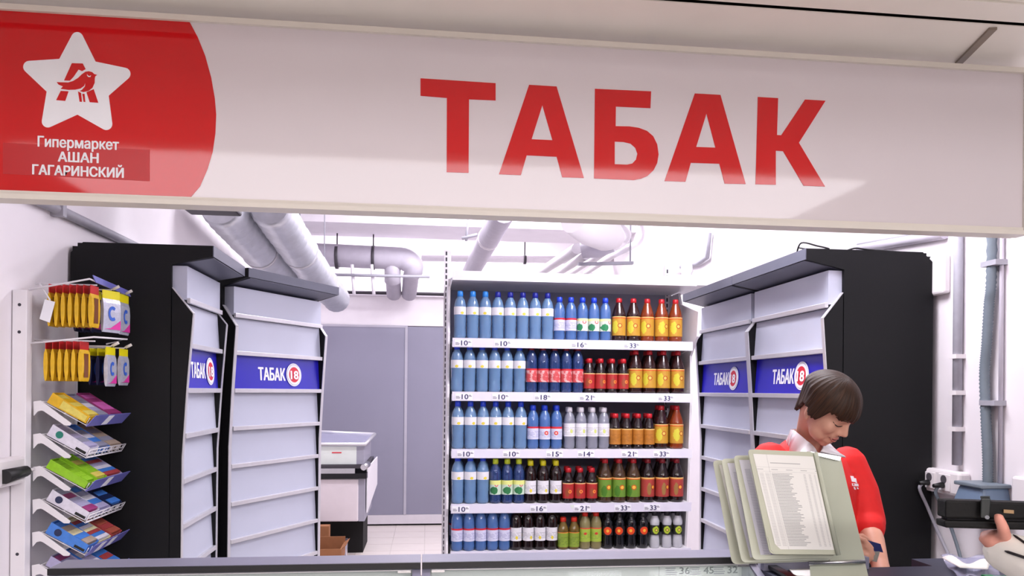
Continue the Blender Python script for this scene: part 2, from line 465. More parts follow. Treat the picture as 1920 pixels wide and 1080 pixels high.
# bracket lying under the soffit above the sign's right half
a, b = atZ(1797, 121, ZS - .008), atZ(1862, 56, ZS - .008)
d = (b - a).normalized(); w = Vector((-d.y, d.x, 0)) * .011
tag(MB().slab([a - w, a + w, b + w, b - w], (0, 0, .0075)).build('sign_bracket', 'bracket_brown'), 'flat brownish bracket bar running from the sign top across the ceiling strip', 'bracket')

# ================================================================== CEILING SERVICES
def pipe(name, pts, r, mt, label, cat, n=14, group=None):
    return tag(MB().tube(pts, r, n).build(name, mt), label, cat, group)
def foil_duct(a, b, r, label):
    a, b = Vector(a), Vector(b); pts = []; rs = []; n = 54
    for i in range(n + 1):
        f = i / n; pts.append(a.lerp(b, f) + Vector((0, 0, -.03 * math.sin(f * math.pi)))); rs.append(r * (1 + (.06 if i % 2 else -.06) + random.uniform(-.025, .025)))
    t = thing('foil_duct', label, 'duct', a.lerp(b, .5), 0)
    MB().tube(pts, rs, 18).build('hose', 'duct_foil', t)
    for f in (.33, .72):
        c = a.lerp(b, f) + Vector((0, 0, -.03 * math.sin(f * math.pi))); dd = (b - a).normalized() * .02
        MB().tube([c - dd, c + dd], r * 1.09, 18).build('clamp_band', 'silver', t)
        MB().tube([c + Vector((0, 0, r)), (c.x, c.y, ZC)], .006, 6).build('hanger_rod', 'conduit', t)
    return t
foil_duct(atD(505, 385, 4.8), atD(632, 562, 7.9), .132, 'right one of two ribbed foil ducts sloping to the back wall')
foil_duct(atD(412, 385, 4.6), atD(577, 560, 7.8), .125, 'left one of two ribbed foil ducts, partly behind the black cabinets')
# dark block stands in for the shaded recess behind the sign, upper left
tag(Bx(-1.23, -.97, 3.85, 4.05, 2.50, ZC).build('recess_block', 'dark_metal', bevel=.01), 'dark block in place of a shaded recess, half hidden by the sign', 'duct')
# lilac lagged pipe along the back with two drops
zp = atY(650, 482, 8.3).z
A_, B_ = atY(560, 476, 8.3), atY(776, 482, 8.3)
lag = thing('lagged_pipe', 'thick lilac lagged pipe along the back wall with two elbows down', 'pipe', (A_.x + .6, 8.3, zp))
el = [A_, Vector((B_.x - .14, 8.3, zp))] + arc((B_.x - .14, 8.3, zp - .14), .14, 80, 0, 6, (1, 0, 0), (0, 0, 1)) + [Vector((B_.x - .03, 8.4, 2.88)), Vector((B_.x - .06, 8.72, 2.70))]
MB().tube(el, [.125] * 2 + [.125] * 5 + [.115, .1, .09, .085], 16).build('main_run', 'pipe_lilac', lag)
xd = atY(736, 500, 8.3).x
MB().tube([(xd, 8.3, zp), (xd, 8.32, zp - .25), (xd, 8.45, 2.85), (xd, 8.72, 2.70)], [.09, .088, .085, .085], 14).build('drop', 'pipe_lilac', lag)
for u in (632, 700):
    x = atY(u, 470, 8.3).x
    g = MB().tube([(x, 8.3, 3.32), (x, 8.3, zp + .1)], .008, 6); g.tube([(x - .016, 8.3, zp), (x + .016, 8.3, zp)], .134, 16)
    g.build('hanger', 'dark_metal', lag)
# thin grid of rods under it
MB().tube([atY(622, 515, 8.1), atY(806, 519, 8.1)], .016, 8).build('rod', 'conduit', lag)
for u in (660, 697):
    MB().tube([atY(u, 496, 8.14), atY(u + 4, 552, 8.14)], .018, 8).build('rod', 'pipe_white', lag)
tray = thing('cable_tray', 'dark cable tray along the top of the back bulkhead', 'cable tray', (-.6, 8.86, 2.74))
MB().box(-1.45, .3, 8.86, 8.915, 2.70, 2.715).build('tray_base', 'pipe_white', tray)
MB().tube([(-1.45, 8.885, 2.74), (-.9, 8.885, 2.735), (-.4, 8.885, 2.74), (.3, 8.885, 2.738)], .02, 8).build('cable', 'dark_metal', tray)
# long thin pipe higher up
tp = thing('ceiling_pipe', 'long thin white pipe running level across the back under the ceiling', 'pipe', (.9, 8.75, 3.15))
MB().tube([atY(790, 483, 8.75), atY(1195, 489, 8.75)], .045, 12).build('run', 'pipe_white', tp)
for u in (905, 984, 1088):
    c = atY(u, 487, 8.75); MB().tube([c - Vector((.015, 0, 0)), c + Vector((.015, 0, 0))], .055, 12).tube([c, c + Vector((0, 0, .4))], .008, 6).build('clamp', 'dark_metal', tp)
# diagonal lilac-white pipe
pa = atD(945, 395, 5.6); pb = atD(882, 512, 8.3)
dp = thing('ceiling_pipe', 'white pipe slanting down into the room above the bottle rack\'s left half', 'pipe', pa.lerp(pb, .5))
MB().tube([pa, pb], .095, 16).build('run', 'pipe_lilac', dp)
c = pa.lerp(pb, .35); dd = (pb - pa).normalized() * .03
MB().tube([c - dd, c + dd], .102, 16).build('coupling', 'pipe_white', dp)
# hanger with dark clamp
hb = atD(878, 405, 6.6); tag(MB().tube([hb, atD(874, 452, 6.6)], .011, 8).tube([atD(866, 447, 6.6), atD(895, 440, 6.6)], .014, 8).build('pipe_hanger', 'conduit'), 'small grey pipe hanger left of the slanting white pipe', 'hanger')
# bundle of four pipes with lagged elbow
BP = [((1082, 466), (1008, 514), .04), ((1100, 478), (1042, 514), .034), ((1124, 478), (1070, 513), .026), ((1150, 478), (1098, 512), .026)]
nm = ['leftmost and thickest of four white pipes slanting down above the rack', 'second from left of four white pipes slanting down above the rack', 'third from left of four white pipes slanting down above the rack', 'rightmost of four white pipes slanting down above the rack']
for k, ((u0, v0), (u1, v1), r) in enumerate(BP):
    p0, p1 = atD(u0, v0, 5.4 + .2 * (k == 3)), atD(u1, v1, 7.4)
    pts = [p1, p0]
    if k == 2: pts = smoothpath([p1, p0, atD(1168, 456, 5.42), atD(1176, 436, 5.4), atD(1154, 414, 5.38)], 5)
    if k == 3: pts = smoothpath([p1, p0, atD(1194, 456, 5.62), atD(1203, 434, 5.62), atD(1196, 410, 5.6)], 5)
    pipe('service_pipe', pts, r, 'pipe_white', nm[k], 'pipe', group='slanting service pipes')
lg = thing('lagged_elbow', 'bulging white lagged pipe elbow hanging below the sign above the rack', 'pipe', atD(1118, 440, 5.1))
MB().tube([atD(1078, 405, 4.6), atD(1105, 424, 4.7), atD(1140, 440, 4.8), atD(1158, 450, 4.85)], [.112, .12, .11, .065], 16).build('upper_wrap', 'wall_paint', lg)
MB().tube([atD(1145, 452, 4.85), atD(1118, 464, 4.88), atD(1090, 470, 4.9)], [.075, .07, .05], 14).build('lower_wrap', 'pipe_lilac', lg)
hp_ = atD(1115, 430, 4.75); MB().tube([hp_, (hp_.x, hp_.y, ZC)], .008, 6).build('hanger_rod', 'conduit', lg)
pb_ = atD(1085, 497, 5.45); pc_ = atD(1188, 495, 5.45)
tag(MB().slab([pb_, pc_, pc_ + Vector((0, .04, 0)), pb_ + Vector((0, .04, 0))], (0, 0, .02)).tube([pc_ + Vector((-.02, .02, 0)), (pc_.x - .02, pc_.y + .02, ZC)], .006, 6).build('pipe_support', 'conduit'), 'grey bar under the four slanting white pipes', 'bracket')
# conduits on the side walls
cnd = thing('wall_conduit', 'grey conduit climbing along the left wall above the black cabinet', 'conduit', (XL + .03, 3.4, 2.3))
MB().tube([(XL + .022, 2.7, 2.315), (XL + .022, 5.2, 2.335)], .021, 10).build('pipe_run', 'conduit', cnd)
for y in (3.2, 4.2): MB().box(XL, XL + .05, y, y + .03, 2.29, 2.35).build('clip', 'conduit', cnd)
cn2 = thing('wall_trunking', 'pale lilac trunking along the right wall above the black cabinet', 'conduit', (XR - .02, 3.3, 2.3))
p, q_ = atX(1772, 438, XR - .015), atX(1612, 466, XR - .015)
MB().tube([p, q_], .024, 8).build('trunk', 'pipe_lilac', cn2)
MB().tube([p + Vector((-.01, 0, .02)), q_ + Vector((-.01, 0, .02))], .008, 6).build('edge', 'conduit', cn2)
# angled conduit in the far right corner with a junction box
p1, p2, p3, p4 = atX(1330, 436, XR - .03), atX(1326, 482, XR - .03), atX(1308, 494, XR - .03), atX(1278, 500, XR - .03)
c3 = thing('corner_conduit', 'thin grey conduit bending down the right wall toward the rack', 'conduit', p3)
MB().tube([p1, p2, p3, p4], .02, 8).build('pipe_run', 'conduit', c3)
MB().box(XR - .06, XR, p4.y, p4.y + .12, p4.z - .05, p4.z + .05).build('junction_box', 'socket_white', c3)
# small white cone lamp on the box on top of the rack
tag(MB().lathe([(.030, 2.2565), (.030, 2.275), (.036, 2.28), (.026, 2.345), (.020, 2.35)], 18, (1.452, 4.08, 0)).build('cone_lamp', 'rack_white'), 'small white cone lamp standing on the white box above the rack', 'lamp')

# right wall near the desk
ct1 = thing('vertical_conduit', 'straight grey conduit dropping to the double socket on the right wall', 'conduit', (XR - .02, 2.857, 1.31))
MB().tube([(XR - .02, 2.86, 1.31), (XR - .02, 2.862, 2.75)], .018, 10).build('pipe_run', 'conduit', ct1)
for z in (1.45, 1.60, 1.75): MB().box(XR - .044, XR, 2.838, 2.882, z, z + .018).build('clip', 'socket_white', ct1)
ct2 = thing('vertical_conduit', 'bent grey corrugated conduit with a thin rod, right of the straight conduit', 'conduit', (XR - .02, 2.67, 1.25))
cy = [(2.668, 2.75), (2.668, 2.10), (2.680, 1.95), (2.690, 1.80), (2.700, 1.68), (2.690, 1.50), (2.680, 1.36), (2.678, 1.25)]
cp = smoothpath([(XR - .028, y, z) for y, z in cy], 24)
MB().tube(cp, [.020 if i % 2 else .0165 for i in range(len(cp))], 10).build('hose', 'conduit_dark', ct2)
MB().tube([(XR - .012, 2.635, 1.25), (XR - .012, 2.635, 2.75)], .008, 8).build('rod', 'pipe_lilac', ct2)
for z in (2.10, 1.56): MB().box(XR - .05, XR, 2.62, 2.70, z, z + .02).build('clip', 'conduit', ct2)
bx = thing('cable_box', 'blue grey plastic box at the foot of the corrugated conduit', 'box', (XR - .07, 2.66, 1.12))
MB().hexa([(XR - .15, 2.57, 1.10), (XR - .15, 2.76, 1.10), (XR, 2.76, 1.10), (XR, 2.57, 1.10)], [(XR - .11, 2.60, 1.25), (XR - .11, 2.73, 1.25), (XR, 2.73, 1.25), (XR, 2.60, 1.25)]).build('body', 'box_bluegrey', bx, bevel=.012)
MB().box(XR - .125, XR, 2.59, 2.74, 1.247, 1.262).build('lid', 'conduit_dark', bx, bevel=.004)
so = thing('double_socket', 'white surface double socket with two black plugs on the right wall', 'socket', (XR - .03, 2.93, 1.19))
MB().box(XR - .055, XR, 2.80, 3.03, 1.185, 1.285).build('housing', 'socket_white', so, bevel=.012)
for y in (2.975, 2.885):
    MB().box(XR - .060, XR - .054, y - .035, y + .035, 1.20, 1.27).build('outlet', 'socket_white', so, bevel=.003)
    MB().tube([(XR - .061, y, 1.248), (XR - .0595, y, 1.248)], .018, 12).build('outlet_cup', 'socket_hole', so)
def cord(label, pts, mt, r=.007):
    t = thing('power_cord', label, 'cord', pts[0]); MB().tube(smoothpath(pts, 6), r, 8).build('cable', mt, t)
    p = Vector(pts[0]); MB().tube([p + Vector((.012, 0, 0)), p + Vector((-.03, 0, -.004))], [.013, .008], 10).build('plug', 'cable_black', t)
cord('grey power cord from the left outlet of the double socket', [(XR - .075, 2.975, 1.225), (XR - .1, 2.98, 1.20), (XR - .06, 2.985, 1.12), (XR - .03, 2.96, 1.02), (XR - .02, 2.88, .9)], 'conduit')
cord('dark power cord from the right outlet of the double socket', [(XR - .075, 2.885, 1.225), (XR - .09, 2.89, 1.19), (XR - .05, 2.88, 1.1), (XR - .03, 2.84, .98), (XR - .02, 2.80, .85)], 'conduit_dark')
wb = tag(MB().box(XR - .035, XR, 2.93, 3.03, 2.03, 2.20).build('wall_box', 'socket_white', bevel=.01), 'small white box on the right wall at the cabinet\'s back edge', 'box')
wb2 = tag(MB().box(XR - .03, XR, 2.44, 2.56, 1.19, 1.30).build('wall_box', 'socket_white', bevel=.01), 'white plate at the right edge of the wall beside the wallet', 'box')
# left wall socket with black plug
sl = thing('wall_socket', 'white socket strip with black plug on the left wall', 'socket', (XL + .03, 2.85, 1.25))
MB().box(XL, XL + .05, 2.60, 2.95, 1.245, 1.345).build('housing', 'socket_white', sl, bevel=.01)
MB().tube([(XL + .055, 2.78, 1.285), (XL + .055, 2.925, 1.29)], [.026, .02], 10).build('plug', 'cable_black', sl)
MB().tube([(XL + .055, 2.925, 1.29), (XL + .06, 2.97, 1.293)], .006, 8).build('cable', 'socket_white', sl)

# chest freezer far back with carton and floor box
YF = 7.15
fz = thing('chest_freezer', 'white glass topped chest freezer standing far back left of the bottle rack', 'freezer', (-1.05, YF + .5, 0))
xr = atY(688, 880, YF).x; x0 = -1.5
zt = lambda v: atY(650, v, YF).z
MB().box(x0, atY(672, 900, YF).x, YF, YF + .9, zt(978), zt(898)).build('body', 'freezer_white', fz, bevel=.01)
MB().box(atY(672, 900, YF).x, atY(684, 900, YF).x, YF + .01, YF + .9, zt(978), zt(898)).build('corner_post', 'freezer_grey', fz)
MB().box(x0, xr, YF - .03, YF + .93, zt(897), zt(887)).build('bumper', 'counter_black', fz)
MB().box(x0, atY(666, 880, YF).x, YF - .04, YF - .02, zt(887), zt(878)).build('bumper_rail', 'silver', fz)
MB().box(x0, xr, YF - .02, YF + .93, zt(878), zt(872)).build('rim', 'dark_metal', fz)
MB().tube([(xr - .03, YF - .03, zt(876)), (xr, YF + .1, zt(872))], .03, 8).build('hinge', 'chrome', fz)
MB().box(x0, atY(668, 860, YF).x, YF + .02, YF + .05, zt(871), zt(838)).build('front_pane', 'case_back', fz)
MB().box(atY(622, 850, YF).x, atY(640, 850, YF).x, YF + .016, YF + .02, zt(850), zt(848)).build('red_mark', 'badge_red', fz)
MB().box(atY(668, 860, YF).x, xr - .03, YF + .02, YF + .9, zt(871), zt(838)).build('side_pane', 'freezer_grey', fz)
g = MB(); za = zt(833)
g.tube([(x0, YF, za), (xr - .02, YF, za), (xr + .02, YF + .75, za + .05)], .018, 8)
g.tube([(x0, YF + .75, za + .09), (xr + .02, YF + .75, za + .05)], .018, 8)
g.build('lid_frame', 'silver', fz)
MB().slab([(x0, YF, za), (xr - .02, YF, za), (xr + .02, YF + .75, za + .05), (x0, YF + .75, za + .09)], (0, 0, .008)).build('lid_glass', 'plastic_clear', fz)
MB().hexa([(xr - .01, YF + .1, zt(965)), (xr + .03, YF + .9, zt(930)), (xr + .03, YF + .9, zt(872)), (xr - .01, YF + .1, zt(880))], [(xr + .0, YF + .1, zt(965)), (xr + .04, YF + .9, zt(930)), (xr + .04, YF + .9, zt(872)), (xr + .0, YF + .1, zt(880))]).build('side_panel', 'rack_white', fz)
MB().box(x0, atY(676, 980, YF).x, YF + .3, YF + .85, 0, zt(979)).build('plinth', 'gap_black', fz)
bx_ = thing('cardboard_carton', 'open brown cardboard carton on the floor in front of the freezer', 'carton', atY(617, 1040, 6.4))
YC = 6.45; ca0, ca1 = atY(603, 1040, YC).x, atY(640, 1040, YC).x; zc = atY(620, 1030, YC).z
cm = MB(); cm.box(ca0 - .1, ca1, YC, YC + .01, 0, zc); cm.box(ca0 - .1, ca1, YC + .3, YC + .31, 0, zc + .05); cm.box(ca1 - .01, ca1, YC + .01, YC + .3, 0, zc); cm.box(ca0 - .1, ca0 - .09, YC + .01, YC + .3, 0, zc); cm.box(ca0 - .1, ca1, YC + .01, YC + .3, 0, .01)
cm.build('walls', 'cardboard', bx_)
MB().slab([(ca1, YC, zc), (ca1, YC + .3, zc), (ca1 + .04, YC + .3, zc + .03), (ca1 + .04, YC, zc + .03)], (0, 0, .006)).build('flap', 'cardboard', bx_)
tag(MB().box(-1.45, atY(618, 1000, 6.9).x, 6.85, 6.95, 0, atY(610, 985, 6.9).z).build('board', 'cardboard'), 'upright brown board behind the open cardboard carton', 'board')
YR = 6.7
rail = thing('low_partition', 'low white partition with grey top on the floor beside the carton', 'partition', (atY(650, 1020, YR).x, YR + .8, 0))
xa, xb = atY(641, 1040, YR).x, atY(652, 988, 8.6).x
MB().hexa([(xa, YR, 0), (xa + .03, YR, 0), (xb + .03, 8.6, 0), (xb, 8.6, 0)], [(xa, YR, .13), (xa + .03, YR, .13), (xb + .03, 8.6, .13), (xb, 8.6, .13)]).build('panel', 'freezer_white', rail)
MB().hexa([(xa - .005, YR, .13), (xa + .035, YR, .13), (xb + .035, 8.6, .13), (xb - .005, 8.6, .13)], [(xa - .005, YR, .145), (xa + .035, YR, .145), (xb + .035, 8.6, .145), (xb - .005, 8.6, .145)]).build('top_edge', 'freezer_grey', rail)

# ================================================================== TOBACCO CABINETS
ZB = [1.98, 1.785, 1.59, 1.393, 1.196, 1.0, .805, .61, .41, .21]     # bars under the ten flaps
def cabinet(label, W, loc, rotz, near_low_x=True):
    t = thing('tobacco_cabinet', label, 'cabinet', loc, rotz, 'black tobacco cabinets')
    body = [(0, 0), (.408, 0), (.408, 2.13), (.579, 2.168), (.579, 2.215), (.05, 2.215), (0, 2.17)]
    for x in (0, W - .018):
        MB().prism(body, lambda d, z, x=x: (x, d, z), (.018, 0, 0)).build('side_panel', 'black_panel', t, absolute=False)
        fin = [(.409, .02), (.456, .02), (.458, 1.3), (.475, 1.6), (.499, 1.92), (.412, 2.03)]
        f = MB().prism(fin, lambda d, z, x=x: (x + .001, d, z), (.016, 0, 0)).build('side_fin', 'black_panel', t, absolute=False)
        e = MB(); P = fin[1:]
        for (d0, z0), (d1, z1) in zip(P[:-1], P[1:]):
            n = Vector((0, z1 - z0, -(d1 - d0))).normalized() * .004
            e.hexa([(x - .001, d0, z0), (x + .019, d0, z0), (x + .019, d1, z1), (x - .001, d1, z1)], [Vector(p) + n for p in [(x - .001, d0, z0), (x + .019, d0, z0), (x + .019, d1, z1), (x - .001, d1, z1)]])
        e.build('fin_edge', 'silver' if x > 0 or True else 'black_panel', f, absolute=False)
    MB().box(.018, W - .018, 0, .02, .02, 2.2).build('back_panel', 'black_panel', t, absolute=False)
    cpr = [(.02, 2.195), (.40, 2.135), (.577, 2.170), (.577, 2.2145), (.02, 2.2145)]
    MB().prism(cpr, lambda d, z: (.018, d, z), (W - .036, 0, 0)).build('canopy', 'black_panel', t, absolute=False)
    MB().box(.0, W, .5795, .583, 2.168, 2.215).build('canopy_edge', 'canopy_grey', t, absolute=False)
    MB().slab([(.018, .41, 2.1345), (W - .018, .41, 2.1345), (W - .018, .5775, 2.1665), (.018, .5775, 2.1665)], (0, 0, -.003)).build('canopy_soffit', 'canopy_grey', t, absolute=False)
    tops = [2.128] + [z - .012 for z in ZB[:-1]]
    def fd(z):       # front depth of the flaps at height z
        pts = [(.0, .445), (1.3, .447), (1.6, .462), (1.92, .470), (2.2, .470)]
        for (z0, a), (z1, b) in zip(pts[:-1], pts[1:]):
            if z <= z1: return a + (b - a) * (z - z0) / (z1 - z0)
    for k, (za, zb) in enumerate(zip(tops, ZB)):
        blue = (k == 2); x0, x1 = .022, W - .022
        df = fd((za + zb) / 2)
        if k == 0:
            fl_ = MB().box(x0 - .002, x1 + .002, .40, df - .002, zb + .002, za).build('flap', 'flap_grey', t, absolute=False)
            MB().box(x0 - .002, x1 + .002, df - .003, df + .012, zb - .012, zb + .010).build('ledge', 'silver', fl_, absolute=False, bevel=.002)
            continue
        mt = 'flap_blue' if blue else 'flap_grey'
        g = MB().hexa([(x0, df - .012, za), (x1, df - .012, za), (x1, df, zb), (x0, df, zb)], [(x0, df - .022, za), (x1, df - .022, za), (x1, df - .012, zb), (x0, df - .012, zb)])
        fl_ = g.build('flap', mt, t, absolute=False)
        MB().box(x0, x1, df - .012, df + .016, zb - .012, zb + .010).build('ledge', 'silver', fl_, absolute=False, bevel=.002)
        if blue:
            n = Vector((0, 1, .06)).normalized(); up = Vector((0, -.06, 1)).normalized()
            zc = (za + zb) / 2; dd = df - .004
            cx = W * .5
            # the viewer's right is -x
            MB().text('ТАБАК', (cx + .165, dd, zc - .034), (-1, 0, 0), up, .094, 0, .0035, .0015, 'LEFT', .215).build('wording', 'print_white', fl_, absolute=False)
            c = Vector((cx - .125, dd, zc))
            def disc(r, off, m_, nm_):
                pts = [c + Vector((math.cos(a) * r, 0, 0)) + up * (math.sin(a) * r * 1.0) + n * off for a in [2 * math.pi * i / 32 for i in range(32)]]
                g = MB(); g.add(pts, [tuple(range(32))]); g.add([p - n * .0008 for p in pts], [tuple(range(32))[::-1]])
                for i in range(32): g.add([pts[i], pts[(i + 1) % 32], pts[(i + 1) % 32] - n * .0008, pts[i] - n * .0008], [(0, 1, 2, 3)])
                return g.build(nm_, m_, fl_, absolute=False)
            disc(.066, .002, 'print_white', 'badge'); disc(.060, .0028, 'flap_grey', 'badge_ring'); disc(.057, .0036, 'print_white', 'badge_ring'); disc(.044, .0044, 'badge_red', 'badge_centre')
            MB().text('18', c + Vector((.032, .0062, -.024)), (-1, 0, 0), up, .066, 0, .003, .0015, 'LEFT', .064).build('badge_wording', 'print_white', fl_, absolute=False)
    return t
cabinet('nearest black tobacco cabinet on the left, its grey flaps seen edge-on', .555, (XL + .012, 3.35 + .555, 0), R(-90))
ang = math.atan2(.689, .384)
# near front-top corner of the angled cabinet at (-.905, 3.925)
nf = Vector((-.905, 3.925, 0)); dirv = Vector((math.cos(ang), math.sin(ang), 0)); nrm = Vector((math.sin(ang), -math.cos(ang), 0))
W2 = .765
cabinet('angled black tobacco cabinet with pale grey flaps, left of the grey doors', W2, nf - nrm * .583 + dirv * W2, math.atan2(-dirv.y, -dirv.x))
cabinet('nearest black tobacco cabinet on the right, right behind the cashier', .765, (XR - .03, 3.0, 0), R(90))
cabinet('farther black tobacco cabinet on the right, beside the bottle rack', .76, (XR - .03, 3.768, 0), R(90))
wc = thing('loose_cable', 'loose black cables lying on top of the right cabinet', 'cable', (1.66, 3.08, 2.216))
MB().tube(smoothpath([(1.62, 3.14, 2.222), (1.60, 3.06, 2.25), (1.66, 3.04, 2.235), (1.72, 3.05, 2.225), (1.64, 3.08, 2.228), (1.63, 3.14, 2.245), (1.70, 3.1, 2.222)], 6), .0035, 6).build('coil', 'cable_black', wc)
MB().tube(smoothpath([(1.80, 3.06, 2.22), (1.84, 3.05, 2.232), (1.90, 3.05, 2.228), (2.08, 3.05, 2.22)], 6), .004, 6).build('strand', 'cable_black', wc)

# ================================================================== BOTTLE RACK
YFt, YBk = 3.9, 4.32
SZ = [1.872, 1.592, 1.293, 1.005, .757]                # shelf tops
SPX = [(850, 1290, 632), (850, 1290, 735), (848, 1293, 840), (842, 1293, 944), (838, 1290, 1034)]
XA, XB = .132, 1.405
rack = thing('bottle_rack', 'white shop rack with four shelves of bottles above a low base', 'rack', ((XA + XB) / 2, (YFt + YBk) / 2, 0))
def upright(x, z1):
    g = MB().box(x - .02, x + .02, YBk, YBk + .04, 0, z1); u = g.build('upright', 'rack_white', rack)
    s = MB(); z = .1
    while z < z1 - .03:
        for dx in (-.007,): s.box(x + dx - .0045, x + dx + .0045 + .0, YBk - .0012, YBk + .001, z, z + .022)
        z += .034
    o = s.build('slot', 'slot_dark', u); o['kind'] = 'stuff'
upright(.112, 2.41); upright(1.425, 2.36)
MB().box(XA, XB, YBk - .004, YBk + .012, .1, 2.25).build('back_panel', 'rack_back', rack)
# top shelf
tp_ = MB(); zt_ = 2.178
MB().box(XA - .005, XB + .09, YFt - .02, YBk, zt_, zt_ + .02).build('top_board', 'rack_white', rack)
MB().box(XA - .005, XB + .03, YFt - .03, YFt - .018, zt_ - .006, zt_ + .042).build('top_edge', 'rack_white', rack)
# scalloped side wings
def wing(x, tilt):
    ls = [(YBk, .1), (YFt + .06, .1)]
    for k in range(4, -1, -1):
        zc = SZ[k]; y0 = YFt + .02 + tilt * (2.2 - zc)
        ls += [(y0, zc - .03), (y0, zc + .03), (y0 + .05, zc + .09), (y0 + .05, zc + .17)]
    ls += [(YFt + .05, 2.15), (YFt + .0, 2.18), (YBk, 2.18)]
    MB().prism(ls, lambda y, z: (x, y, z), (.012, 0, 0)).build('side_wing', 'rack_white', rack)
wing(XA - .026, .02); 
rw = [(YBk, .1), (4.0, .1), (4.02, .75), (3.99, 1.0), (3.97, 1.3), (3.95, 1.6), (3.96, 1.80), (3.86, 1.90), (3.84, 2.03), (4.12, 2.10), (4.16, 2.17), (YBk, 2.17)]
MB().prism(rw, lambda y, z: (1.432, y, z), (.012, 0, 0)).build('side_wing', 'rack_white', rack)
TAGS = [[(862, '10'), (936, '10'), (1080, '16'), (1178, '33')], [(864, '10'), (933, '10'), (1012, '18'), (1096, '21'), (1243, '33')],
        [(868, '10'), (954, '10'), (1035, '15'), (1094, '14'), (1176, '21'), (1236, '33')], [(860, '10'), (1006, '16'), (1088, '21'), (1164, '33'), (1219, '33')], []]
def price_tag(u, txt, z, par, Yf):
    x = atY(u, 700, Yf).x; g = MB(); zc = z - .024
    g.box(x - .028, x + .062, Yf - .002, Yf - .0008, zc - .017, zc + .017, m=0)
    for i, w in enumerate((.020, .022, .016)): g.box(x - .024, x - .024 + w, Yf - .0028, Yf - .002, zc - .010 + i * .005, zc - .0075 + i * .005, m=2)
    g.text(txt, (x + .006, Yf - .0026, zc - .0125), (1, 0, 0), (0, 0, 1), .036, 1, .0007, .0006, 'LEFT', .034)
    g.box(x + .043, x + .058, Yf - .0028, Yf - .002, zc + .001, zc + .004, m=2); g.box(x + .043, x + .054, Yf - .0028, Yf - .002, zc + .006, zc + .009, m=2)
    g.build('price_tag', ['print_white', 'ink', 'ink_grey'], par)
for k, z in enumerate(SZ):
    sh = MB().box(XA, XB + (.012 if k else .0), YFt + .004, YBk - .004, z - .012, z).build('shelf', 'rack_white', rack)
    MB().box(XA - .002, XB + .02, YFt - .004, YFt + .004, z - .046, z + .002).build('price_strip', 'strip_lilac', sh)
    for u, tx in TAGS[k]: price_tag(u, tx, z, sh, YFt - .004)
    for x in (XA - .004, XB + .012):
        MB().hexa([(x, YBk, z - .09), (x, YBk, z - .013), (x, YFt + .05, z - .013), (x, YFt + .05, z - .04)], [(x + .004, YBk, z - .09), (x + .004, YBk, z - .013), (x + .004, YFt + .05, z - .013), (x + .004, YFt + .05, z - .04)]).build('shelf_bracket', 'rack_white', sh)
xg, zg = atY(1072, 944, YFt).x, SZ[3] - .02
MB().add([(xg - .012, YFt - .0046, zg + .014), (xg + .016, YFt - .0046, zg + .014), (xg + .003, YFt - .0046, zg - .012)], [(0, 1, 2)]).build('green_arrow', 'case_back', rack)
MB().box(XA, XB, YFt + .02, YFt + .03, 0, .70).build('kick_panel', 'rack_white', rack)
sb = tag(MB().box(1.33, 1.49, YBk - .30, YBk - .02, zt_ + .0215, zt_ + .078).build('ballast_box', 'rack_white', bevel=.006), 'small white box on the top right end of the bottle rack', 'box')

# ------------------------------------------------------------------ bottles
def liquid(name, rgb, alpha, rough=.08, spec=.7):
    return mat(name, rgb, rough, alpha=alpha, var=.05, scale=30, spec=spec)
def water(name, tint, body, solid):
    """thin PET shell with tinted water: see-through, glossy, slightly wavy"""
    m = bpy.data.materials.new(name); m.use_nodes = True; nt = m.node_tree; nt.nodes.clear()
    N = lambda t: nt.nodes.new(t)
    out = N('ShaderNodeOutputMaterial'); tr = N('ShaderNodeBsdfTransparent'); df = N('ShaderNodeBsdfDiffuse'); gl = N('ShaderNodeBsdfGlossy')
    m1 = N('ShaderNodeMixShader'); m2 = N('ShaderNodeMixShader'); fr = N('ShaderNodeFresnel'); tc = N('ShaderNodeTexCoord'); nz = N('ShaderNodeTexNoise'); bp = N('ShaderNodeBump'); mp = N('ShaderNodeMapping')
    tr.inputs[0].default_value = lin(tint) + (1,); df.inputs[0].default_value = lin(body) + (1,); gl.inputs[0].default_value = (1, 1, 1, 1); gl.inputs['Roughness'].default_value = .035
    mp.inputs['Scale'].default_value = (1, 1, .55); nz.inputs['Scale'].default_value = 75; nz.inputs['Detail'].default_value = 2
    bp.inputs['Strength'].default_value = .22; bp.inputs['Distance'].default_value = .004; fr.inputs[0].default_value = 1.45
    L = nt.links.new
    L(tc.outputs['Object'], mp.inputs[0]); L(mp.outputs[0], nz.inputs['Vector']); L(nz.outputs['Fac'], bp.inputs['Height'])
    L(bp.outputs[0], gl.inputs['Normal']); L(bp.outputs[0], fr.inputs['Normal'])
    m1.inputs[0].default_value = solid; L(tr.outputs[0], m1.inputs[1]); L(df.outputs[0], m1.inputs[2])
    ad = N('ShaderNodeMath'); ad.operation = 'MULTIPLY_ADD'; L(fr.outputs[0], ad.inputs[0]); ad.inputs[1].default_value = 1.1; ad.inputs[2].default_value = .02
    L(ad.outputs[0], m2.inputs[0]); L(m1.outputs[0], m2.inputs[1]); L(gl.outputs[0], m2.inputs[2]); L(m2.outputs[0], out.inputs[0])
    M[name] = m
water('water_blue', (214, 232, 250), (150, 194, 244), .40)
water('water_deep', (188, 214, 248), (112, 158, 232), .42)
water('water_dark', (160, 186, 228), (58, 86, 150), .45)
water('water_clear', (226, 228, 238), (200, 202, 220), .36)
M['cola'] = liquid('cola', (30, 16, 16), .96)
M['tea_brown'] = liquid('tea_brown', (44, 18, 16), .95)
M['amber'] = liquid('amber', (134, 54, 18), .88)
M['olive'] = liquid('olive', (70, 48, 30), .93)
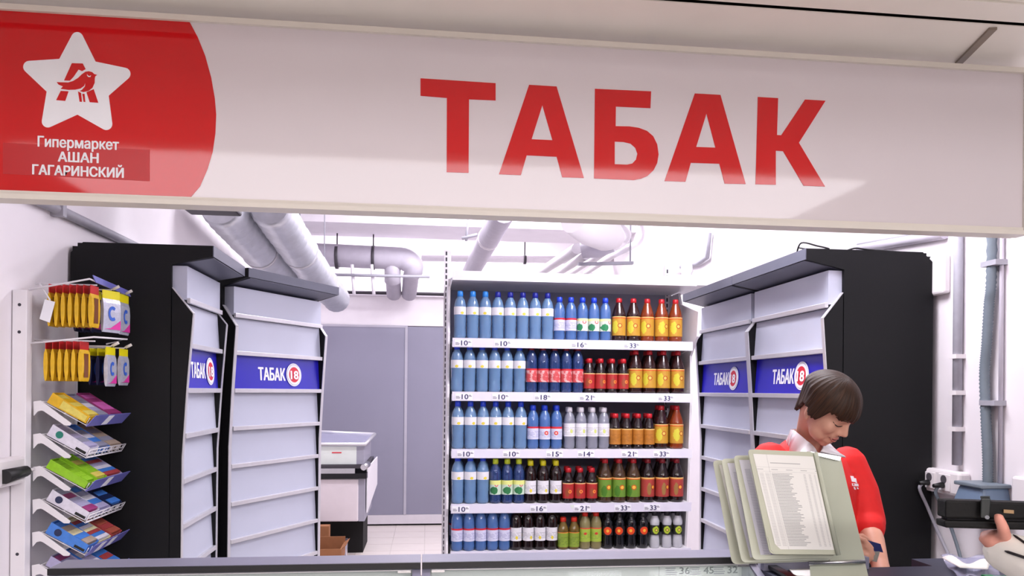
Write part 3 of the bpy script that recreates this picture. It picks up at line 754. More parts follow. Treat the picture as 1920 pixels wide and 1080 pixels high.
M['pale_olive'] = liquid('pale_olive', (150, 140, 96), .8)
M['lemon_amber'] = liquid('lemon_amber', (112, 88, 36), .9)
M['black_bottle'] = liquid('black_bottle', (20, 20, 24), .98)
M['silver_bottle'] = liquid('silver_bottle', (196, 196, 202), .98, .25)
for k, c in dict(cap_blue=(30, 66, 208), cap_light=(50, 140, 230), cap_navy=(24, 34, 150), cap_red=(190, 24, 36), cap_dark_red=(140, 20, 34), cap_lime=(192, 206, 40), cap_yellow=(226, 214, 30), cap_white=(226, 222, 230), cap_black=(22, 22, 26), cap_orange_red=(222, 44, 26)).items():
    M[k] = mat(k, c, .35, var=.03)
LB = {}
def label_mat(name, base, H, z0, z1, strip=None, strip2=None, ring=None, centre=None, blob=None, lines=None, ramp=None):
    """flat print on a sleeve: z0..z1 label zone; everything in bottle coordinates, front = -y"""
    m = mat('label_' + name, base, .4, var=0); n = NT(m); o, vec = n.xyz()
    X, Y, Z = o[0], o[1], o[2]; t = n.m('DIVIDE', n.m('SUBTRACT', Z, z0), z1 - z0)
    nz = n.noise(vec, 120, 3); c = n.mix(n.m('MULTIPLY', nz, .12), lin(base), (.02, .02, .04))
    if ramp: c = n.mix(n.m('MULTIPLY', n.m('GREATER_THAN', n.noise(vec, 45, 2), .47), n.m('LESS_THAN', t, ramp[1])), c, lin(ramp[0]))
    if lines:
        ln = n.m('MULTIPLY', n.m('GREATER_THAN', n.m('SINE', n.m('MULTIPLY', Z, 900.)), .25), n.band(t, .15, .7))
        ln = n.m('MULTIPLY', ln, n.m('GREATER_THAN', n.noise(vec, 70, 1), .45)); c = n.mix(n.m('MULTIPLY', ln, .55), c, lin(lines))
    if blob:
        bl = n.m('MULTIPLY', n.m('LESS_THAN', n.m('ADD', n.m('POWER', n.m('DIVIDE', n.m('SUBTRACT', X, blob[1]), blob[3]), 2.), n.m('POWER', n.m('DIVIDE', n.m('SUBTRACT', t, blob[2]), blob[4]), 2.)), n.m('ADD', nz, .4)), n.m('LESS_THAN', Y, 0.))
        c = n.mix(bl, c, lin(blob[0]))
    if ring:
        col, x, tz, r0, r1 = ring
        d = n.m('SQRT', n.m('ADD', n.m('POWER', n.m('SUBTRACT', X, x), 2.), n.m('POWER', n.m('SUBTRACT', Z, z0 + tz * (z1 - z0)), 2.)))
        if centre: c = n.mix(n.m('MULTIPLY', n.m('LESS_THAN', d, r0), n.m('LESS_THAN', Y, 0.)), c, lin(centre))
        c = n.mix(n.m('MULTIPLY', n.band(d, r0, r1), n.m('LESS_THAN', Y, 0.)), c, lin(col))
    if strip: c = n.mix(n.m('GREATER_THAN', t, strip[1]), c, lin(strip[0]))
    if strip2: c = n.mix(n.band(t, strip2[1], strip2[2]), c, lin(strip2[0]))
    n.put(n.b.inputs['Base Color'], c); LB[name] = m; return m
def prof_std(H, r):      # straight bottle with short shoulder
    return [(r * .7, 0), (r * .93, .006), (r, .02), (r * .94, H * .24), (r, H * .28), (r * .96, H * .32), (r, H * .36), (r * .965, H * .41), (r, H * .46), (r, H * .62), (r * .98, H * .70), (r * .80, H * .80), (r * .48, H * .87), (r * .42, H * .90), (r * .42, H * .925), (.0135, H * .93), (.0125, H * .945)]
def prof_tea(H, r):      # long sloping neck
    return [(r * .75, 0), (r * .97, .006), (r, .016), (r * .96, H * .10), (r * .99, H * .13), (r * .99, H * .57), (r, H * .60), (r * .92, H * .66), (r * .70, H * .77), (r * .48, H * .87), (r * .42, H * .91), (.0145, H * .915), (.0135, H * .925)]
def prof_bowl(H, r):     # contoured bottle with waist
    return [(r * .8, 0), (r, .01), (r * .98, H * .2), (r * .86, H * .36), (r * .86, H * .58), (r, H * .66), (r * .98, H * .74), (r * .7, H * .84), (r * .42, H * .90), (.0125, H * .905), (.012, H * .93)]
# kind: (H, r, profile, liquid, cap, (label z0 frac, z1 frac), label args)
WH = (236, 234, 240)
K = {
 'A': (.252, .0325, prof_std, 'water_blue', 'cap_blue', (.50, .665), dict(base=WH, blob=((226, 206, 70), .006, .2, .009, .18))),
 'Bw': (.232, .0305, prof_std, 'water_deep', 'cap_blue', (.22, .51), dict(base=(216, 216, 240), strip=((206, 40, 60), .86), lines=(96, 96, 170))),
 'Br': (.255, .0305, prof_std, 'water_dark', 'cap_dark_red', (.22, .50), dict(base=(232, 176, 176), strip=((204, 36, 48), .86), ramp=((206, 84, 88), .84), lines=(190, 60, 60))),
 'Be': (.232, .0305, prof_std, 'water_deep', 'cap_blue', (.22, .51), dict(base=(216, 218, 238), strip=((214, 44, 54), .84), ring=((214, 60, 50), .004, .5, .005, .011), centre=(240, 200, 190), lines=(96, 96, 170))),
 'Bg': (.232, .0305, prof_std, 'water_deep', 'cap_blue', (.22, .51), dict(base=(218, 226, 214), blob=((40, 132, 84), -.014, .3, .018, .3), strip=((232, 232, 170), .80), ring=((220, 60, 70), .012, .72, .006, .010))),
 'F': (.235, .0305, prof_std, 'water_dark', 'cap_lime', (.20, .52), dict(base=(206, 224, 206), blob=((46, 120, 70), -.01, .3, .02, .28), strip=((226, 230, 140), .70), ring=((220, 60, 60), .002, .70, .006, .010))),
 'C': (.234, .0375, prof_tea, 'tea_brown', 'cap_red', (.13, .57), dict(base=(200, 148, 48), strip=((240, 196, 120), .95), strip2=((206, 70, 26), .90, .95), ring=((170, 70, 20), .006, .52, .008, .0125), centre=(236, 190, 90), blob=((206, 196, 60), -.018, .45, .016, .35))),
 'Cg': (.234, .0375, prof_tea, 'olive', 'cap_red', (.13, .57), dict(base=(108, 146, 48), strip=((240, 196, 120), .95), strip2=((206, 70, 26), .90, .95), ring=((190, 90, 30), .004, .5, .009, .014), centre=(240, 186, 70), blob=((70, 120, 30), -.02, .3, .014, .3))),
 'Cr': (.234, .0375, prof_tea, 'cola', 'cap_dark_red', (.13, .57), dict(base=(172, 62, 54), strip=((240, 196, 120), .95), strip2=((206, 120, 46), .90, .95), ring=((150, 40, 20), .010, .5, .009, .013), centre=(236, 160, 60), blob=((150, 110, 60), -.012, .4, .012, .35))),
 'D': (.186, .0305, prof_tea, 'cola', 'cap_red', (.13, .57), dict(base=(178, 44, 42), strip=((240, 190, 130), .94), ring=((236, 150, 60), .006, .45, .005, .009), centre=(200, 60, 40), blob=((150, 70, 40), -.008, .4, .012, .3))),
 'Do': (.190, .0305, prof_tea, 'cola', 'cap_red', (.13, .57), dict(base=(186, 118, 40), strip=((240, 196, 120), .94), lines=(120, 70, 20))),
 'E': (.222, .0305, prof_std, 'water_clear', 'cap_white', (.30, .615), dict(base=WH, blob=((206, 214, 120), .002, .4, .008, .16), lines=(150, 150, 150))),
 'G': (.225, .0305, prof_std, 'cola', 'cap_yellow', (.22, .53), dict(base=WH, blob=((230, 210, 70), .004, .25, .007, .14), lines=(120, 116, 130))),
 'H': (.170, .0290, prof_tea, 'lemon_amber', 'cap_orange_red', (.08, .54), dict(base=(140, 164, 56), strip=((236, 140, 60), .95), lines=(60, 100, 40))),
 'I': (.200, .0295, prof_std, 'pale_olive', 'cap_orange_red', (.20, .57), dict(base=(170, 196, 70), strip=((228, 80, 60), .92), lines=(90, 140, 60), blob=((206, 60, 50), .0, .6, .009, .1))),
 'J': (.190, .0285, prof_bowl, 'black_bottle', 'cap_black', (.38, .64), dict(base=(28, 26, 30), ring=((224, 70, 26), .0, .5, .008, .021), centre=(240, 180, 60))),
 'Kx': (.200, .0265, prof_bowl, 'silver_bottle', 'cap_black', (.36, .62), dict(base=(38, 40, 36), blob=((176, 196, 50), .0, .5, .018, .42), ring=((40, 40, 30), .002, .5, .006, .009), centre=(226, 200, 90))),
}
PROTO = {}
def proto(kind):
    H, r, pf, lq, cap, (l0, l1), la = K[kind]
    if kind not in LB: label_mat(kind, H=H, z0=l0 * H, z1=l1 * H, **la)
    t = thing('bottle', 'x', 'bottle', (0, 0, 0))
    prof = pf(H, r)
    MB().lathe(prof, 18).build('body', lq, t, absolute=False)
    hz = .93 * H if pf is not prof_bowl else .905 * H
    rc = .0165 if pf is prof_tea else .0155
    MB().lathe([(rc, hz - .012 + .0), (rc, hz + .001), (rc * .96, H - .004), (rc * .8, H)], 16).build('cap', cap, t, absolute=False)
    rl = r + .0006
    MB().lathe([(rl, l0 * H), (rl, l1 * H)], 20, caps=False).build('label', LB[kind], t, absolute=False)
    return t
DESC = {'A': 'blue tinted water bottle with a narrow white band label', 'Bw': 'blue sparkling water bottle with a white and red label', 'Be': 'blue water bottle with a white label and red emblem',
        'Br': 'dark blue water bottle with a red cap and pink label', 'Bg': 'blue water bottle with a green and yellow label', 'F': 'dark blue bottle with a lime cap and green label',
        'C': 'dark brown bottle with a yellow label', 'Ca': 'amber bottle with a yellow label', 'Cg': 'olive brown bottle with a green label and red cap', 'Cr': 'dark long necked bottle with a red label',
        'D': 'short dark bottle with a red label', 'Do': 'short dark bottle with an orange label', 'E': 'clear bottle with a white cap and wide white label',
        'G': 'dark cola bottle with a yellow cap and white label', 'H': 'short amber bottle with a red cap and green label', 'I': 'pale olive bottle with a red cap and lime label',
        'J': 'black bottle with an orange emblem', 'Kx': 'silver bottle with a lime emblem and black cap'}
ROWN = ['top shelf', 'second shelf', 'third shelf', 'fourth shelf', 'base shelf']
ROWS = [
 [('A', [863, 886, 909, 934, 957, 980, 1003, 1026]), ('Bw', [1048, 1069]), ('Bg', [1091, 1113, 1134]), ('C', [1160, 1187]), ('Ca', [1213, 1240, 1266])],
 [('A', [858, 881, 905, 930, 953, 976]), ('Br', [992, 1014, 1036, 1057, 1077]), ('D', [1097, 1120, 1144, 1168]), ('C', [1190, 1217, 1243, 1270])],
 [('A', [858, 882, 905, 929, 952, 976]), ('Bw', [999]), ('Be', [1021, 1043]), ('E', [1068, 1090, 1110, 1131]), ('Do', [1153, 1175, 1196, 1216]), ('C', [1239]), ('Ca', [1268])],
 [('A', [858, 881, 905]), ('F', [929, 951, 972]), ('G', [994, 1018, 1042]), ('D', [1065, 1087, 1109]), ('Cg', [1134, 1160, 1187]), ('Cr', [1214, 1241, 1268])],
 [('Bw', [857, 879, 901, 923, 945]), ('G', [967, 990, 1012, 1035]), ('H', [1055, 1076]), ('I', [1096, 1117]), ('J', [1139, 1161, 1183, 1205]), ('Kx', [1227, 1250, 1270])],
]
def get(kind, variant=None):
    key = (kind, variant)
    if key in PROTO: return copy_tree(PROTO[key]), False
    base = 'C' if kind == 'Ca' else kind
    t = proto(base)
    if kind == 'Ca':
        ch = t.children
        for c in ch:
            if c.name.startswith('body'): c.data.materials[0] = M['amber']
    if variant:
        for c in t.children:
            if c.name.startswith('cap'): c.data.materials[0] = M[variant]
    PROTO[key] = t; return t, True
def relax(xs, rs, lo, hi):
    for _ in range(200):
        for i in range(len(xs) - 1):
            d = rs[i] + rs[i + 1] + .0016 - (xs[i + 1] - xs[i])
            if d > 0: xs[i] -= d / 2; xs[i + 1] += d / 2
        xs[0] = max(xs[0], lo + rs[0]); xs[-1] = min(xs[-1], hi - rs[-1])
    return xs
for k, row in enumerate(ROWS):
    z = SZ[k]; items = []
    for kind, us in row:
        kd = 'C' if kind == 'Ca' else kind
        for i, u in enumerate(us): items.append((kind, K[kd][1], i, len(us), u))
    xs = relax([atY(u, 640 + 100 * k, YFt + .012 + r).x for (_, r, _, _, u) in items], [it[1] for it in items], XA - .008, XB + .01)
    for (kind, r, i, nn, u), x in zip(items, xs):
        var = None
        if kind == 'A' and k == 0: var = 'cap_light' if i < 3 else 'cap_navy'
        o, first = get(kind, var)
        o.location = (x, YFt + .012 + r + random.uniform(0, .003), z + .0005); o.rotation_euler = (0, 0, random.uniform(-.35, .35))
        lab = DESC[kind]
        lab = 'single ' + lab + ' on the ' + ROWN[k] if nn == 1 else ORD[i] + ' ' + lab + ' from left, ' + ROWN[k]
        tag(o, lab, 'bottle', DESC[kind] + 's on the rack')
    if k == 0: continue
    # a second file of bottles seen between the necks
    it2 = [(it, x) for it, x in zip(items, xs) if not (it[0] == 'H' or (it[0] == 'A' and k < 3))]
    xs2 = relax([x + .008 for _, x in it2], [it[1] for it, _ in it2], XA + (.04 if k == 4 else -.004), XB + .01)
    for ((kind, r, i, nn, u), _), x in zip(it2, xs2):
        o, first = get(kind, None)
        o.location = (x, YFt + .097 + r + random.uniform(0, .004), z + .0005); o.rotation_euler = (0, 0, random.uniform(-.4, .4))
        lab = DESC[kind] + ', behind ' + (ORD[i] + ' one' if nn > 1 else 'single one') + ', ' + ROWN[k]
        tag(o, lab, 'bottle', 'bottles in the second file of the rack')
# two bottles at far left of the base shelf, peeking past the upright
o, _ = get('Bw'); o.location = (XA + .026, YFt + .20, SZ[4] + .0005); tag(o, 'blue sparkling water bottle set back at the left end of the base shelf', 'bottle', 'bottles in the second file of the rack')

# ================================================================== SWEETS RACK ON THE LEFT WALL
Y0, Y1 = 2.97, 3.30
cr = thing('sweets_rack', 'narrow white wall rack of wire shelves with sweets and gum', 'rack', (-1.42, 3.13, 0))
MB().box(-1.512, -1.462, Y0 - .045, Y0 - .005, 0, 1.955).build('post', 'rack_white', cr, bevel=.002)
MB().box(-1.512, -1.462, Y1 + .005, Y1 + .035, 0, 1.955).build('post', 'rack_white', cr, bevel=.002)
for z in (1.90, 1.80, .985): MB().tube([(-1.487, Y0 - .046, z), (-1.487, Y0 - .0445, z)], .006, 10).build('bolt_hole', 'slot_dark', cr)
MB().box(-1.512, -1.500, Y0 - .005, Y1 + .005, .3, 1.95).build('back_panel', 'rack_white', cr)
BR = [(62.6, 752.8), (75.6, 751), (79, 753), (133.7, 794), (131, 798), (121.3, 797.8), (82, 771), (78, 769.6), (71, 771), (63, 780)]
bp = [atY(u, v, Y0) for u, v in BR]; DZ = .1222
B0, F0 = atY(79, 753, Y0), atY(160, 797, Y0)
e1 = (F0 - B0); LEN = e1.length; e1.normalize(); en = Vector((-e1.z, 0, e1.x)); 
if en.z < 0: en = -en
XF = F0.x
for k in range(7):
    dz = Vector((0, 0, -DZ * k))
    if k < 6 or True:
        for yy in (Y0, Y1 - .004):
            MB().prism([(p.x, p.z - DZ * k) for p in bp], lambda a, b, yy=yy: (a, yy, b), (0, .004, 0)).build('bracket', 'rack_white', cr)
    if k == 6: continue
    sh = MB(); b0 = B0 + dz; n = 11
    for i in range(n):
        y = Y0 + .004 + (Y1 - Y0 - .012) * i / (n - 1); s = Vector((0, y - Y0, 0))
        sh.tube([b0 + s, b0 + e1 * LEN + s, b0 + e1 * (LEN + .0) + s + en * .03], .0016, 5)
    for s_ in (.0, .5, 1.):
        p = b0 + e1 * (LEN * s_); sh.tube([p + Vector((0, .002, 0)), p + Vector((0, Y1 - Y0 - .002, 0))], .002, 5)
    w = sh.build('wire_shelf', 'wire_white', cr); w['kind'] = 'stuff'
    f0 = b0 + e1 * (LEN + .003)
    if k in (0, 2, 4, 5):
        q = [f0 + Vector((0, .0, 0)) - en * .004, f0 + Vector((0, Y1 - Y0, 0)) - en * .004, f0 + Vector((0, Y1 - Y0, 0)) + en * .050 + e1 * .011, f0 + en * .050 + e1 * .011]
        st = MB().slab(q, e1 * .003).build('price_strip', 'price_lilac', cr)
        for y in ((.12,), (), (.12,), (), (.06, .16), (.08,))[k]:
            a = .005; q2_ = [f0 + Vector((0, y, 0)) + e1 * .0042, f0 + Vector((0, y + .05, 0)) + e1 * .0042, f0 + Vector((0, y + .05, 0)) + en * .046 + e1 * .0142, f0 + Vector((0, y, 0)) + en * .046 + e1 * .0142]
            MB().slab(q2_, e1 * .0008).build('price_tag', 'print_white', st)
    else:
        g = MB()
        for h in (.0, .018, .034): g.tube([f0 + en * h, f0 + Vector((0, Y1 - Y0, 0)) + en * h], .002, 6)
        for i in range(6):
            y = (Y1 - Y0) * i / 5; g.tube([f0 + Vector((0, y, 0)), f0 + Vector((0, y, 0)) + en * .034], .0018, 5)
        g.build('wire_guard', 'wire_white', cr)
# peg bars with a lilac holder
def arm(u, v, u1, v1, u2, v2, u3=None, v3=None):
    g = MB(); a = atX(u, v, -1.47); a.y = Y0 - .014
    b = atY(u1, v1, Y0 - .014); c = atY(u2, v2, Y1)
    pts = [a, b, c]
    if u3: pts.append(atY(u3, v3, Y1 - .12))
    return g.tube(pts, .0035, 8), b, c
g, b, c = arm(62, 545, 168, 523, 236, 552)
g.build('peg_arm', 'wire_white', cr)
hb_, hc_ = atY(172, 516, Y0 + .01), atY(238, 545, Y1)
MB().slab([hb_ + Vector((.002, 0, .0)), hc_ + Vector((.002, 0, .0)), hc_ + Vector((.014, 0, -.026)), hb_ + Vector((.014, 0, -.028))], (.003, 0, .001)).build('lilac_holder', 'price_lilac', cr)
g, b, c = arm(62, 645, 176, 632, 238, 636, 200, 645)
g.build('peg_arm', 'wire_white', cr)
MB().tube([(-1.47, Y0 + .03, 1.988), (-1.25, Y0 + .03, 1.988)], .003, 6).build('peg', 'wire_white', cr)
MB().tube([(-1.47, Y0 + .03, 1.775), (-1.255, Y0 + .03, 1.775)], .003, 6).build('peg', 'wire_white', cr)
for y in (3.115, 3.245):
    for z in (1.985, 1.762):
        pg = MB().tube([(-1.47, y, z), (-1.245, y, z), (-1.232, y, z + .008)], .003, 6).build('peg', 'wire_white', cr)
        MB().tube([(-1.238, y, z + .003), (-1.215, y, z + .015)], .006, 8).build('peg_tip', 'hook_white', pg)
# yellow lollipop sachets hanging edge-on along the first pegs
def sachet(x, y, ztop, h, w, mats, label, cat='sweets', group='', tilt=0, kind='y'):
    t = thing('sweet_sachet', label, cat, (x, y, ztop - h), tilt, group)
    th = .007
    bm_ = MB(); nz = 6
    def sec(z, wd, t_): return [Vector((-t_, -wd / 2, z)), Vector((t_, -wd / 2, z)), Vector((t_, wd / 2, z)), Vector((-t_, wd / 2, z))]
    zs = [0, .008, h * .25, h * .5, h * .7, h * .80]; ts = [.001, .004, th, th * 1.1, th * .8, .001]
    for i in range(5): bm_.hexa(sec(zs[i], w, ts[i]), sec(zs[i + 1], w, ts[i + 1]), 0)
    bm_.build('pouch', mats[0], t, absolute=False)
    MB().box(-.0012, .0012, -w / 2, w / 2, h * .80, h).build('header', mats[1], t, absolute=False)
    if kind == 'y':
        MB().box(-.0078, -.0070, -w * .25, w * .25, h * .1, h * .7).box(.0070, .0078, -w * .25, w * .25, h * .1, h * .7).build('stripe', 'pack_brown', t, absolute=False)
    else:
        C = Vector((th * 1.1 + .001, 0, h * .45)); r0, r1 = w * .14, w * .25
        pts0 = [C + Vector((0, math.cos(a) * r0, math.sin(a) * r0 * 1.3)) for a in [R(50 + 260 * i / 14) for i in range(15)]]
        pts1 = [C + Vector((0, math.cos(a) * r1, math.sin(a) * r1 * 1.3)) for a in [R(50 + 260 * i / 14) for i in range(15)]]
        g = MB()
        for i in range(14): g.slab([pts0[i], pts1[i], pts1[i + 1], pts0[i + 1]], (.0008, 0, 0))
        g.build('blue_crescent', 'foil_blue', t, absolute=False)
        sw = [(-w * .48, .012), (w * .48, .012), (w * .48, h * .30), (w * .2, h * .2), (-w * .1, h * .10)]
        MB().prism(sw, lambda a, b_: (th * 1.02, a, b_), (.0010, 0, 0)).build('pink_swirl', 'foil_pink', t, absolute=False)
    return t
for i in range(7):
    sachet(-1.405 + .0243 * i, Y0 + .03, 1.9845, .158, .07, ('pack_yellow', 'pack_red'), ORD[i] + ' yellow sachet from the wall, hanging edge-on on the upper peg', group='yellow sachets on the upper peg')
for i in range(6):
    sachet(-1.415 + .0243 * i, Y0 + .03, 1.7715, .150, .07, ('pack_yellow', 'pack_red'), ORD[i] + ' yellow sachet from the wall, hanging edge-on on the lower peg', group='yellow sachets on the lower peg')
sachet(-1.245, 3.115, 1.9815, .165, .09, ('foil', 'foil_yellow'), 'tilted silver sachet with yellow header beside the upper yellow sachets', group='silver sachets', kind='f', tilt=-.35)
sachet(-1.246, 3.245, 1.9815, .165, .09, ('foil', 'foil_yellow'), 'silver sachet with yellow header at the far end of the upper peg row', group='silver sachets', kind='f')
sachet(-1.245, 3.115, 1.7585, .155, .085, ('foil', 'foil_yellow'), 'silver sachet with blue crescent, middle of the lower peg row', group='silver sachets', kind='f')
sachet(-1.246, 3.245, 1.7585, .150, .085, ('foil', 'foil_yellow'), 'silver sachet with blue crescent, far end of the lower peg row', group='silver sachets', kind='f')
for i in range(3):
    sachet(-1.30 - .03 * i, 3.115, 1.9815, .165, .09, ('foil_navy', 'foil_yellow'), ['dark purple sachet just behind the tilted silver sachet', 'dark purple sachet second behind the tilted silver sachet', 'dark purple sachet third behind the tilted silver sachet'][i], group='dark sachets', kind='f')
    sachet(-1.30 - .03 * i, 3.245, 1.7585, .15, .085, ('foil_navy', 'foil_yellow'), ['dark sachet just behind the far silver sachet on the lower pegs', 'dark sachet second behind the far silver sachet on the lower pegs', 'dark sachet third behind the far silver sachet on the lower pegs'][i], group='dark sachets', kind='f')
pc = thing('price_card', 'blank white price card hanging at the upper peg by the wall', 'card', atY(88, 605, Y0 - .01))
MB().slab([atY(74, 598, Y0 - .02), atY(93, 605, Y0 - .02), atY(103, 566, Y0 - .02), atY(84, 561, Y0 - .02)], (0, .002, 0)).build('card', 'print_white', pc)
MB().tube([(-1.44, Y0 + .0, 1.985), atY(94, 563, Y0 - .018)], .003, 6).build('clip', 'wire_white', pc)

# gum and sweet boxes on the slanting wire shelves
def gum_box(k, y, w, L, h, mt, packs, label, npk=5, s0=.012, side=None):
    o = B0 + Vector((0, 0, -DZ * k)) + en * .0035; yv = Vector((0, 1, 0))
    def P(s, yy, n_): return o + e1 * s + yv * (y + yy) + en * n_
    t = thing('sweets_box', label, 'sweets box', P(s0 + L / 2, w / 2, 0), 0, 'sweets boxes on the wire shelves')
    g = MB(); tk = .002
    g.hexa([P(s0, 0, 0), P(s0 + L, 0, 0), P(s0 + L, w, 0), P(s0, w, 0)], [P(s0, 0, tk), P(s0 + L, 0, tk), P(s0 + L, w, tk), P(s0, w, tk)])
    for (a0, a1, h0, h1) in ((0, tk, h, h * .75), (w - tk, w, h, h * .75)):
        g.hexa([P(s0, a0, tk), P(s0 + L, a0, tk), P(s0 + L, a1, tk), P(s0, a1, tk)], [P(s0, a0, h0), P(s0 + L, a0, h1), P(s0 + L, a1, h1), P(s0, a1, h0)])
    g.hexa([P(s0, tk, tk), P(s0 + tk, tk, tk), P(s0 + tk, w - tk, tk), P(s0, w - tk, tk)], [P(s0, tk, h), P(s0 + tk, tk, h), P(s0 + tk, w - tk, h), P(s0, w - tk, h)])
    g.hexa([P(s0 + L - tk, tk, tk), P(s0 + L, tk, tk), P(s0 + L, w - tk, tk), P(s0 + L - tk, w - tk, tk)], [P(s0 + L - tk, tk, h * .7), P(s0 + L, tk, h * .7), P(s0 + L, w - tk, h * .7), P(s0 + L - tk, w - tk, h * .7)])
    g.build('carton', mt, t)
    if side:
        kind, c1 = side
        if kind == 'dot':
            pts = [P(s0 + L * .25 + math.cos(a) * h * .3, -.0008, h * .5 + math.sin(a) * h * .3) for a in [2 * math.pi * i / 16 for i in range(16)]]
            m_ = MB(); m_.add(pts, [tuple(range(16))]); m_.add([p - yv * .0006 for p in pts], [tuple(range(16))]); m_.build('side_print', c1, t)
            MB().hexa([P(s0 + L * .72, -.0006, h * .08), P(s0 + L * .98, -.0006, h * .08), P(s0 + L * .98, -.0006, h * .3), P(s0 + L * .72, -.0006, h * .3)], [P(s0 + L * .72, -.001, h * .08), P(s0 + L * .98, -.001, h * .08), P(s0 + L * .98, -.001, h * .3), P(s0 + L * .72, -.001, h * .3)]).build('side_print', 'cable_black', t)
        else:
            MB().hexa([P(s0 + L * .3, -.0006, h * .1), P(s0 + L * .96, -.0006, h * .1), P(s0 + L * .96, -.0006, h * .62), P(s0 + L * .3, -.0006, h * .82)], [P(s0 + L * .3, -.001, h * .1), P(s0 + L * .96, -.001, h * .1), P(s0 + L * .96, -.001, h * .62), P(s0 + L * .3, -.001, h * .82)]).build('side_print', c1, t)
    first = None
    for i in range(npk):
        ss = s0 + .006 + (L - .012) * i / npk; sl = (L - .012) / npk - .002
        c = packs[i % len(packs)]
        MB().hexa([P(ss, .004, tk), P(ss + sl, .004, tk), P(ss + sl, w - .004, tk), P(ss, w - .004, tk)], [P(ss, .004, h * .86), P(ss + sl, .004, h * .84), P(ss + sl, w - .004, h * .84), P(ss, w - .004, h * .86)]).build('pack', c, t)
    return t
for k_, c in dict(teal=(30, 128, 110), lime=(150, 206, 40), gum_white=(226, 222, 236), gum_pink=(222, 110, 190), gum_blue=(70, 130, 216), gum_lilac=(176, 170, 206), gum_red=(176, 70, 72), tan=(176, 156, 140), gum_cream=(236, 226, 180), magenta=(160, 60, 120), gum_grey=(150, 150, 170), dark_blue=(28, 40, 80), orange_red=(180, 92, 74), pale_yellow=(226, 208, 100)).items(): M[k_] = mat(k_, c, .35, var=.10, scale=70)
L_ = LEN - .018
gum_box(0, .01, .085, L_, .042, 'pack_yellow', ('pale_yellow', 'pack_yellow'), 'yellow open box on the top wire shelf, nearest the camera', side=('bar', 'pale_yellow'))
gum_box(0, .105, .09, L_, .036, 'gum_grey', ('gum_lilac', 'gum_grey', 'gum_white'), 'grey and silver box beside the yellow box on the top wire shelf')
gum_box(0, .205, .115, L_, .040, 'magenta', ('gum_pink', 'magenta', 'gum_pink'), 'pink box at the far end of the top wire shelf')
gum_box(1, .01, .08, L_, .046, 'gum_white', ('gum_lilac', 'gum_grey'), 'white and teal box on the second wire shelf, nearest the camera', side=('dot', 'teal'))
gum_box(1, .10, .10, L_, .036, 'gum_blue', ('gum_blue', 'gum_grey', 'gum_white'), 'blue and grey box in the middle of the second wire shelf')
gum_box(1, .21, .11, L_, .034, 'tan', ('tan', 'gum_grey'), 'tan box at the far end of the second wire shelf')
gum_box(2, .005, .065, L_, .036, 'lime', ('lime',), 'lime green box with red corner on the third wire shelf, nearest', side=('bar', 'lime'))
gum_box(2, .080, .085, L_, .044, 'lime', ('lime', 'pale_yellow', 'lime'), 'second lime green box beside the nearest one on the third wire shelf')
gum_box(2, .175, .145, L_, .038, 'gum_lilac', ('gum_white', 'gum_blue', 'gum_red', 'gum_lilac'), 'lilac box of mixed gum packs at the far end of the third shelf', 7)
gum_box(3, .01, .09, L_, .046, 'gum_white', ('gum_lilac', 'magenta', 'gum_lilac'), 'white box with a blue roundel on the fourth wire shelf, nearest', side=('dot', 'dark_blue'))
gum_box(3, .11, .10, L_, .036, 'gum_lilac', ('gum_blue', 'gum_lilac', 'gum_white'), 'lilac and blue box in the middle of the fourth wire shelf')
gum_box(3, .225, .095, L_, .040, 'dark_blue', ('gum_blue', 'dark_blue'), 'dark blue box at the far end of the fourth wire shelf')
gum_box(4, .005, .09, L_, .046, 'gum_blue', ('gum_blue', 'tan', 'gum_cream'), 'blue and yellow box on the fifth wire shelf, nearest the camera', side=('dot', 'dark_blue'))
gum_box(4, .105, .11, L_, .038, 'gum_cream', ('gum_cream', 'gum_red', 'gum_blue', 'gum_white'), 'box of striped red white and blue packs, fifth wire shelf', 8)
gum_box(4, .225, .095, L_, .042, 'gum_red', ('orange_red', 'gum_red'), 'red box at the far end of the fifth wire shelf')
gum_box(5, .01, .10, L_, .040, 'gum_lilac', ('magenta', 'gum_lilac'), 'purple box on the lowest visible wire shelf, nearest the camera')
gum_box(5, .125, .09, L_, .040, 'gum_blue', ('gum_lilac', 'gum_white'), 'pale blue box in the middle of the lowest visible wire shelf')
gum_box(5, .225, .095, L_, .040, 'gum_blue', ('gum_blue', 'gum_red'), 'blue box at the far end of the lowest visible wire shelf')

